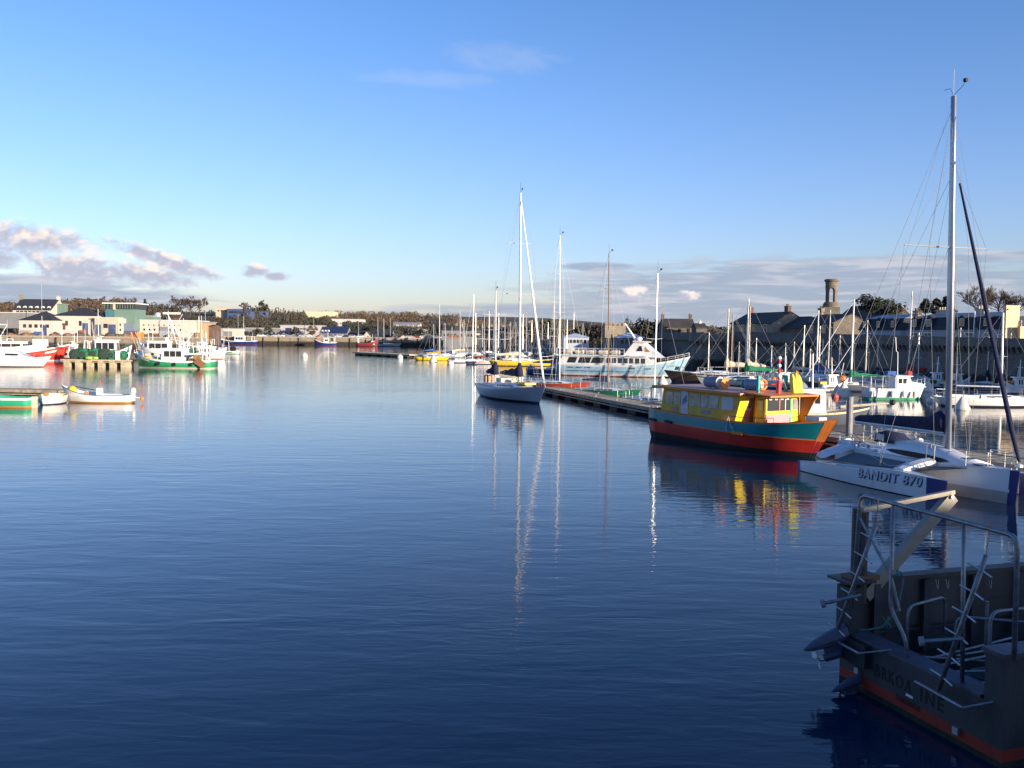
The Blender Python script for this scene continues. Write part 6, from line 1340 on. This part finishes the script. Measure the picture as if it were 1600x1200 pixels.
b = MB(); b.tube([mtp+Vector((.05,0,.05)), mtp+Vector((.45,0,.28)), mtp+Vector((.55,0,.42))], .012, 4); b.box(mtp.x+.48, mtp.x+.62, -.05, .05, mtp.z+.38, mtp.z+.5); b.tube([mtp, mtp+Vector((-.15,0,.3)), mtp+Vector((-.45,.0,.32))], .010, 4); b.build('wind_vane', BLACK, mo)
JT = tl.y(1495, 240, 0); JF = tl.y(1592, 728, 0)
jt, jf = Vector((mb0.lerp(mtp, .84).x+.12, 0, JT.z-.25)), Vector((.05, 0, 1.40))
MB().tube([jf+Vector((0,0,.1)), jf.lerp(jt,.1), jf.lerp(jt,.5), jf.lerp(jt,.92)], [.05,.085,.075,.035], 8).build('rolled_jib', NAVY, t, smooth=True)
MB().lathe((jf.x, 0, jf.z-.1), [(.08,0),(.13,.02),(.13,.1),(.07,.14)], 10).build('furling_drum', ALU, t)
bar(jf, jf.lerp(jt, 1.06), .012, 4).build('forestay', WIRE, t)
bar((-.1,0,1.2), mb0.lerp(mtp,.98), .007, 4).build('spinnaker_halyard', WIRE, t)
BE = tl.y(1338, 655, 0); BM = tl.y(1478, 672, 0)
be, bm_ = Vector((BE.x, 0, BE.z-.12)), Vector((mb0.x-.15, 0, BM.z-.12))
bo = MB().tube([bm_, be], [.085,.075], 8).build('boom', mat('grey_alloy'), t)
b = MB(); secs = []
for f, hh, ww in ((0,.30,.22),(.04,.42,.24),(.10,.36,.2),(.16,.28,.17),(.4,.24,.15),(.7,.20,.13),(.95,.15,.11),(1.0,.11,.1)):
    p = bm_.lerp(be, f); secs.append([(p.x, ww*math.cos(a), p.z+hh*.98+.03+hh*math.sin(a)) for a in [2*math.pi*j/10 for j in range(10)]])
b.loft(secs, 0, True); b.build('sail_cover', NAVY, bo, smooth=True)
bar(be+Vector((0,0,.3)), mtp, .006, 4).build('topping_lift', WIRE, t)
for k in range(4): p = bm_.lerp(be, .2+.2*k); MB().tube([p, p+Vector((0,0,-.22))], .006, 4).build('reef_line', ROPE, bo)
b = MB(); b.tube([mb0+Vector((.2,.1,.1)), mb0+Vector((.18,.1,4))], .010, 4); b.tube([mb0+Vector((.2,-.1,.1)), mb0+Vector((.18,-.08,7))], .010, 4); b.build('halyard', ROPE, t)
for sd in (-1,1):
    rail(t, [(-.15, sd*.12, 1.2), (-.9, sd*.38, 1.18), (-1.7, sd*.55, 1.15)], .55, .015, 'pulpit', mid=True)
    rail(t, [(-8.5, sd*.6, 1.08), (-7.6, sd*.68, 1.08)], .55, .015, 'pushpit', mid=True)
b = MB(); b.tube([(-2.9,-.85,1.1),(-2.85,-.85,1.72),(-3.25,-.85,1.72),(-3.3,-.85,1.1)], .014, 5); b.build('mast_rail', STEEL, t)

# ================================================================== aluminium work barge
A_, B_ = gp(1311, 1062), gp(1547, 1193)
bh = math.atan2(-(B_.x-A_.x)/1.0, (B_.y-A_.y)/1.0)
ax = Vector((-(B_-A_).normalized().y, (B_-A_).normalized().x, 0)); BHD = math.atan2(ax.y, ax.x); bl = Loc(A_, BHD); BW_ = 3.3; BLn = 7.0
t = thing('work_barge', 'shaded aluminium work barge with red waterline, tube portal and two peg ladders astern', 'work barge', A_, BHD)
def patina(key, col, metal=.35):
    return mat(key, col, .55, metal=metal, var=.28, scale=1.6, bump=.25, stretch=(1,1,.35), dirt=(.05,.05,.05,.55))
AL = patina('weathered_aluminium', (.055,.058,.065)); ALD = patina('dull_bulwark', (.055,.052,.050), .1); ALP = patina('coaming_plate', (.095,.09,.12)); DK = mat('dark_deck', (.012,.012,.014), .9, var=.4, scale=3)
TB = mat('scratched_tube', (.23,.235,.25), .42, metal=.55, var=.25, scale=8, bump=.15)
b = MB(); b.box(0, .012, -BW_, 0, .25, .82, 0); b.box(0.0, .012, -BW_, 0, .09, .25, 1); b.box(0.0, .012, -BW_, 0, -.5, .09, 2)
b.box(.012, BLn, -BW_, -BW_+.02, .25, .82, 0); b.box(.012, BLn, -BW_, -BW_+.02, .09, .25, 1); b.box(.012, BLn, -BW_, -BW_+.02, -.5, .09, 2)
b.box(.012, BLn, -.02, 0, .25, .82, 0); b.box(.012, BLn, -.02, 0, .09, .25, 1); b.box(.012, BLn, -.02, 0, -.5, .09, 2)
b.add([(BLn,-BW_,.82),(BLn,0,.82),(BLn+.8,0,1.2),(BLn+.8,-BW_,1.2),(BLn,-BW_,-.4),(BLn,0,-.4)], [(0,3,5,4),(4,5,2,3)])
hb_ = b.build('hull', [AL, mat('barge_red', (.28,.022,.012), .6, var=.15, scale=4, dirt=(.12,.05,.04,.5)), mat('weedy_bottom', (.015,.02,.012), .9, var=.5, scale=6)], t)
MB().box(.02, BLn, -BW_+.02, -.02, .30, .36).build('deck', DK, t)
b = MB(); b.box(-.03, .34, -BW_+.36, -.2, .824, .865); b.box(.30, .34, -BW_+.3, -.2, .36, .82); b.build('transom_coaming', ALP, t)
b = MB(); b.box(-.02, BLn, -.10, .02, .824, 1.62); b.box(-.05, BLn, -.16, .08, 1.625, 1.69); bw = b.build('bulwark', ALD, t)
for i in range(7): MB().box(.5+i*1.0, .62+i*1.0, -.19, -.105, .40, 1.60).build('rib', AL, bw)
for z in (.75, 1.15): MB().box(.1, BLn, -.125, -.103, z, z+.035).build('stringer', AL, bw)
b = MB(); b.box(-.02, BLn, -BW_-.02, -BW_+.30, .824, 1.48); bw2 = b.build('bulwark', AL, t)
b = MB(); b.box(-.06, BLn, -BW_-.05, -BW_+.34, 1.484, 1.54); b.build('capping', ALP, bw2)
# left quarter block with rusty corner
b = MB(); b.box(-.06, .16, -.30, .04, .87, 1.60); b.box(-.20, .34, -.42, .12, 1.694, 1.73); b.build('quarter_block', ALD, t)
# portal
def P(px, py, k=0.0): return bl.x(px, py, k)
def Q(px, py, k=0.0): return bl.y(px, py, k)
def bend(pts, r, n=8):
    """polyline with rounded corners"""
    pts = [Vector(p) for p in pts]; out = [pts[0]]
    for i in range(1, len(pts)-1):
        a, c, e = pts[i-1], pts[i], pts[i+1]; d1 = min(.16, (a-c).length*.4); d2 = min(.16, (e-c).length*.4); p0 = c+(a-c).normalized()*d1; p1 = c+(e-c).normalized()*d2
        for j in range(5):
            f = j/4; out.append(p0*(1-f)**2 + c*2*f*(1-f) + p1*f*f)
    out.append(pts[-1]); return MB().tube(out, r, n)
p1, p2, p3, p4 = P(1330, 940), P(1345, 773), P(1590, 838), P(1588, 1000)
bend([(0,p1.y,.86),(0,p2.y,p2.z),(0,p3.y,p3.z),(0,p4.y+.02,1.5)], .034).build('portal_frame', TB, t, smooth=True)
q1, q2 = P(1396, 785), P(1391, 950); bend([(0,q1.y,q1.z-.02),(0,q2.y,q2.z),(.05,q2.y-.28,1.15),(.1,q2.y-.30,.8)], .03).build('portal_post', TB, t, smooth=True)
q1, q2 = P(1506, 815), P(1497, 990); MB().tube([(0,q1.y,q1.z),(0.1,q2.y,.86)], .03, 8).build('portal_post', TB, t, smooth=True)
b = MB(); a_, e_ = P(1340, 803), P(1392, 900); f_ = P(1402, 895)
b.tube([(0,a_.y,a_.z),(.0,e_.y,e_.z-.0)], .022, 6); b.tube([(0,e_.y,e_.z),(.05,e_.y-.15,e_.z-.5)], .022, 6); b.build('portal_brace', TB, t)
# crane arm on the far quarter
tip = Q(1483, 772, -.05); a0 = Q(1342, 793, -.05); a1 = Q(1346, 930, -.05)
cr_ = MB().tube([(a0.x-.02,-.12,1.3),(a0.x-.02,-.12,a0.z)], .13, 12).build('crane_post', ALD, t)
def beam(p, q, w2, h2, m, name, parent):
    p, q = Vector(p), Vector(q); d = (q-p).normalized(); n_ = d.cross(Vector((0,1,0))).normalized(); y_ = Vector((0,1,0))
    vs = [c_ + n_*sn*h2 + y_*sy*w2 for c_ in (p, q) for sn, sy in ((-1,-1),(1,-1),(1,1),(-1,1))]
    return MB().add(vs, [(0,1,2,3),(7,6,5,4),(0,4,5,1),(1,5,6,2),(2,6,7,3),(3,7,4,0)]) or None
def beam2(p, q, w2, h2, m, name):
    p, q = Vector(p), Vector(q); d = (q-p).normalized(); n_ = d.cross(Vector((0,1,0))).normalized(); y_ = Vector((0,1,0)); b = MB()
    b.add([c_ + n_*sn*h2 + y_*sy*w2 for c_ in (p, q) for sn, sy in ((-1,-1),(1,-1),(1,1),(-1,1))], [(0,1,2,3),(7,6,5,4),(0,4,5,1),(1,5,6,2),(2,6,7,3),(3,7,4,0)]); return b.build(name, m, t)
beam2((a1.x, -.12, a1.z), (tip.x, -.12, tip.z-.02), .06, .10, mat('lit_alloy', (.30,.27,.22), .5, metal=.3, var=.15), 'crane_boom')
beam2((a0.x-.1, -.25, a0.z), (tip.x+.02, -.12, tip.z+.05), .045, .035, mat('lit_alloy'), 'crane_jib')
MB().tube([(tip.x-.08,-.22,tip.z-.02),(tip.x-.08,-.02,tip.z-.02)], .035, 8).build('pivot_bolt', STEEL, t)
MB().box(-.02, .5, -.3, .0, 1.70, 1.78).build('crane_base', mat('rusty_steel'), t)
# peg ladders: one leaning spine with rungs either side
def peg_ladder(top, foot, rungs, xk, footbar, arm):
    a, c = P(*top, xk), P(*foot, xk); lo = c.lerp(a, .0)
    knee = c.lerp(a, .35)
    b = MB(); b.tube([a, a.lerp(c,.55), c], .032, 8); b.tube([a.lerp(c,.62)+Vector((.0,0,0)), a.lerp(c,.72)+Vector((.10,.10,-.02)), a.lerp(c,.70)+Vector((.35,.14,-.10))], .022, 6)
    sp_ = b.build('peg_ladder', TB, t, smooth=True)
    for i in range(rungs):
        p = a.lerp(c, .10+.80*i/(rungs-1)); b = MB(); b.tube([p+Vector((-.03,.20,.045)), p], .013, 6); b.tube([p, p+Vector((-.02,-.20,-.05))], .013, 6); b.build('rung', STEEL, sp_)
    f0, f1, f2 = (P(*q, xk-.05) for q in footbar)
    b = MB(); b.tube([f0, f1], .022, 6); b.tube([f1, (0.0, f2.y, f2.z)], .016, 6); b.build('foot_bar', TB, sp_)
    g0, g1 = P(*arm[0], xk-.45), P(*arm[1], xk)
    b = MB(); b.tube([g0, g1], .028, 8); b.build('standoff_arm', TB, sp_)
    d = (g0-g1).normalized(); MB().tube([g0+d*.03, g0-d*.03], .065, 10).build('rubber_pad', GREYC, sp_)
    b = MB(); b.tube([a, a+Vector((.03,.0,.42))], .005, 4); b.tube([a, a+Vector((0,-.06,.45))], .005, 4); b.build('lashing', mat('orange_twine', (.45,.22,.15), .9), sp_)
peg_ladder((1368, 822), (1303, 1000), 6, -.22, [(1290, 993), (1342, 1021), (1370, 1018)], [(1286, 943), (1346, 930)])
peg_ladder((1541, 868), (1466, 1078), 6, -.22, [(1430, 1065), (1504, 1106), (1528, 1100)], [(1440, 1002), (1505, 998)])
# inner hand rails
def hoop(p, q, r=.024, x=.5, z0=.36): 
    bend([(x, p[0], z0), (x, p[0], p[1]), (x+q[0], q[1], p[1]), (x+q[0], q[1], z0)], r, 7).build('hand_rail', TB, t, smooth=True)
hoop((-.95, 1.45), (1.0, -.65)); hoop((-1.3, 1.35), (0.9, -1.9), x=1.1); hoop((-2.6, 1.85), (1.2, -2.6), x=.45)
MB().tube([(1.8,-1.2,.36),(1.8,-1.2,1.5)], .03, 8).build('hand_rail', TB, t)
# clutter on deck: tubes and coiled lines
rd = random.Random(21)
b = MB()
for i in range(7): 
    y = -.8-rd.random()*1.6; b.tube([(.5+rd.random()*.6, y, .45+rd.random()*.3), (2.2+rd.random()*1.2, y-rd.uniform(-.5,.5), .42+rd.random()*.35)], .022, 6)
b.build('spare_tubes', TB, t)
b = MB()
for i in range(5):
    pts = [(1.2+.28*math.cos(a)+.05*i, -1.7+.25*math.sin(a), .42+.035*i+.01*math.sin(3*a)) for a in [2*math.pi*j/14 for j in range(15)]]; b.tube(pts, .015, 5)
b.build('coiled_line', GREYC, t)
TQ = mat('turquoise_rope', (.05,.26,.22), .9, var=.3, scale=20)
r0, r1, r2, r3 = P(1335, 984, .1), P(1378, 980, .1), P(1402, 955, .1), P(1412, 905, .1)
b = MB(); b.tube([r0, r0.lerp(r1,.5)+Vector((0,0,-.02)), r1, r2, r3], .012, 6)
for i in range(9): p = r1.lerp(r2, rd.random()*.4); b.tube([p, p+Vector((rd.uniform(-.06,.06), rd.uniform(-.1,.1), rd.uniform(-.1,.1)))], .005, 4)
b.build('turquoise_line', TQ, t)
p = P(1403, 895, .02); b = MB()
for i in range(3): b.tube([p+Vector((.04*math.cos(a), .07*math.cos(a+i), .05*math.sin(a)-.02*i)) for a in [2*math.pi*j/10 for j in range(11)]], .012, 5)
b.build('rope_lashing', TQ, t)
for px in (1462, 1478, 1545): p = Q(px, 905, -.17); MB().tube([p, p+Vector((.02,-.02,-.14)), p+Vector((.05,-.01,-.16)), p+Vector((.06,0,-.02))], .006, 4).build('hanging_twine', ROPE, bw)
# name on the stern, faded
rot = Matrix(((0,0,-1),(-1,0,0),(0,1,0))).to_euler()
BK = mat('faded_black_letters', (.014,.015,.018), .8, var=.5, scale=14)
def stext(body, pa, pb_, hgt, sc_=1.0):
    a, e = P(*pa), P(*pb_); cu = bpy.data.curves.new('lettering', 'FONT'); cu.body = body; cu.size = 1; cu.extrude = .003; cu.offset = .015; cu.space_character = 1.25; cu.resolution_u = 3
    o0 = bpy.data.objects.new('tmp', cu); me = bpy.data.meshes.new_from_object(o0); bpy.data.objects.remove(o0)
    xs_ = [v.co.x for v in me.vertices]; ys_ = [v.co.y for v in me.vertices]; x0, x1, y0, y1 = min(xs_), max(xs_), min(ys_), max(ys_)
    for v in me.vertices: v.co = (-.004+v.co.z*0 - (.002 if v.co.z > 0 else 0), a.y+(e.y-a.y)*(v.co.x-x0)/(x1-x0), a.z+hgt*(v.co.y-y0)/(y1-y0))
    me.materials.clear(); me.materials.append(BK); o = bpy.data.objects.new('lettering', me); C.objects.link(o); o.parent = hb_; return o
stext('BRKOA', (1368, 1056), (1424, 1087), .20); stext('INE', (1438, 1095), (1474, 1115), .20); stext('CONCARNEAU', (1400, 1093), (1437, 1113), .085)
p = P(1420, 1087); MB().box(-.012, -.002, p.y-.09, p.y+.05, p.z-.015, p.z+.02).build('sticker', TRIM, hb_)
for px, py in ((1342, 1046), (1497, 1140)): p = P(px, py); MB().box(-.06, -.002, p.y-.05, p.y+.05, p.z-.06, p.z+.04).build('anode', STEEL, hb_)
# tilted outboard drives
def drive(loc, s_, name='outboard_drive'):
    b = MB(); secs = []
    for f, r_ in ((0,.01),(.08,.05),(.25,.10),(.6,.15),(1.0,.17)):
        secs.append([(-.95+.95*f, r_*math.cos(a)*.75, .0+.10*f+r_*math.sin(a)) for a in [2*math.pi*j/10 for j in range(10)]])
    b.loft(secs, 0, True); b.box(-.5, -.1, -.03, .03, -.35, 0); b.tube([(-.62,0,-.26),(-.2,0,-.26)], [.06,.085], 8)
    o = b.build(name, mat('drive_grey', (.09,.10,.15), .4, var=.1), t, smooth=False, loc=loc); o.scale = (s_, s_, s_); o.rotation_euler = (0, R(-10), 0)
    for k in range(3):
        a = 2*math.pi*k/3+.4; d = Vector((0, math.cos(a), math.sin(a))); e = Vector((.3, -math.sin(a), math.cos(a))).normalized(); c_ = Vector((-.66,0,-.26)); q = MB()
        q.add([c_+d*.05-e*.03, c_+d*.14-e*.075, c_+d*.20, c_+d*.14+e*.075, c_+d*.05+e*.03], [(0,1,2,3,4)]); q.add([c_+d*.05-e*.03+Vector((.008,0,0)), c_+d*.14-e*.075+Vector((.008,0,0)), c_+d*.20+Vector((.008,0,0)), c_+d*.14+e*.075+Vector((.008,0,0)), c_+d*.05+e*.03+Vector((.008,0,0))], [(4,3,2,1,0)])
        q.build('propeller_blade', TRIM, o)
dl = P(1303, 975, -.1)
drive((-.05, -.20, .78), .85); drive((-.05, -.55, .16), .55)
b = MB(); b.box(-.12, .0, -.75, .0, .45, .80); b.build('outboard_bracket', AL, t)
b = MB(); b.ball((0,0,0), .28, 16, 10, sz=1.2); o = b.build('barge_fender', TRIM, t, smooth=True); o.location = (1.05, -BW_-.30, .38)
MB().tube([(1.05,-BW_-.28,.65),(1.05,-BW_-.02,1.48)], .012, 5).build('fender_line', ROPE, t)
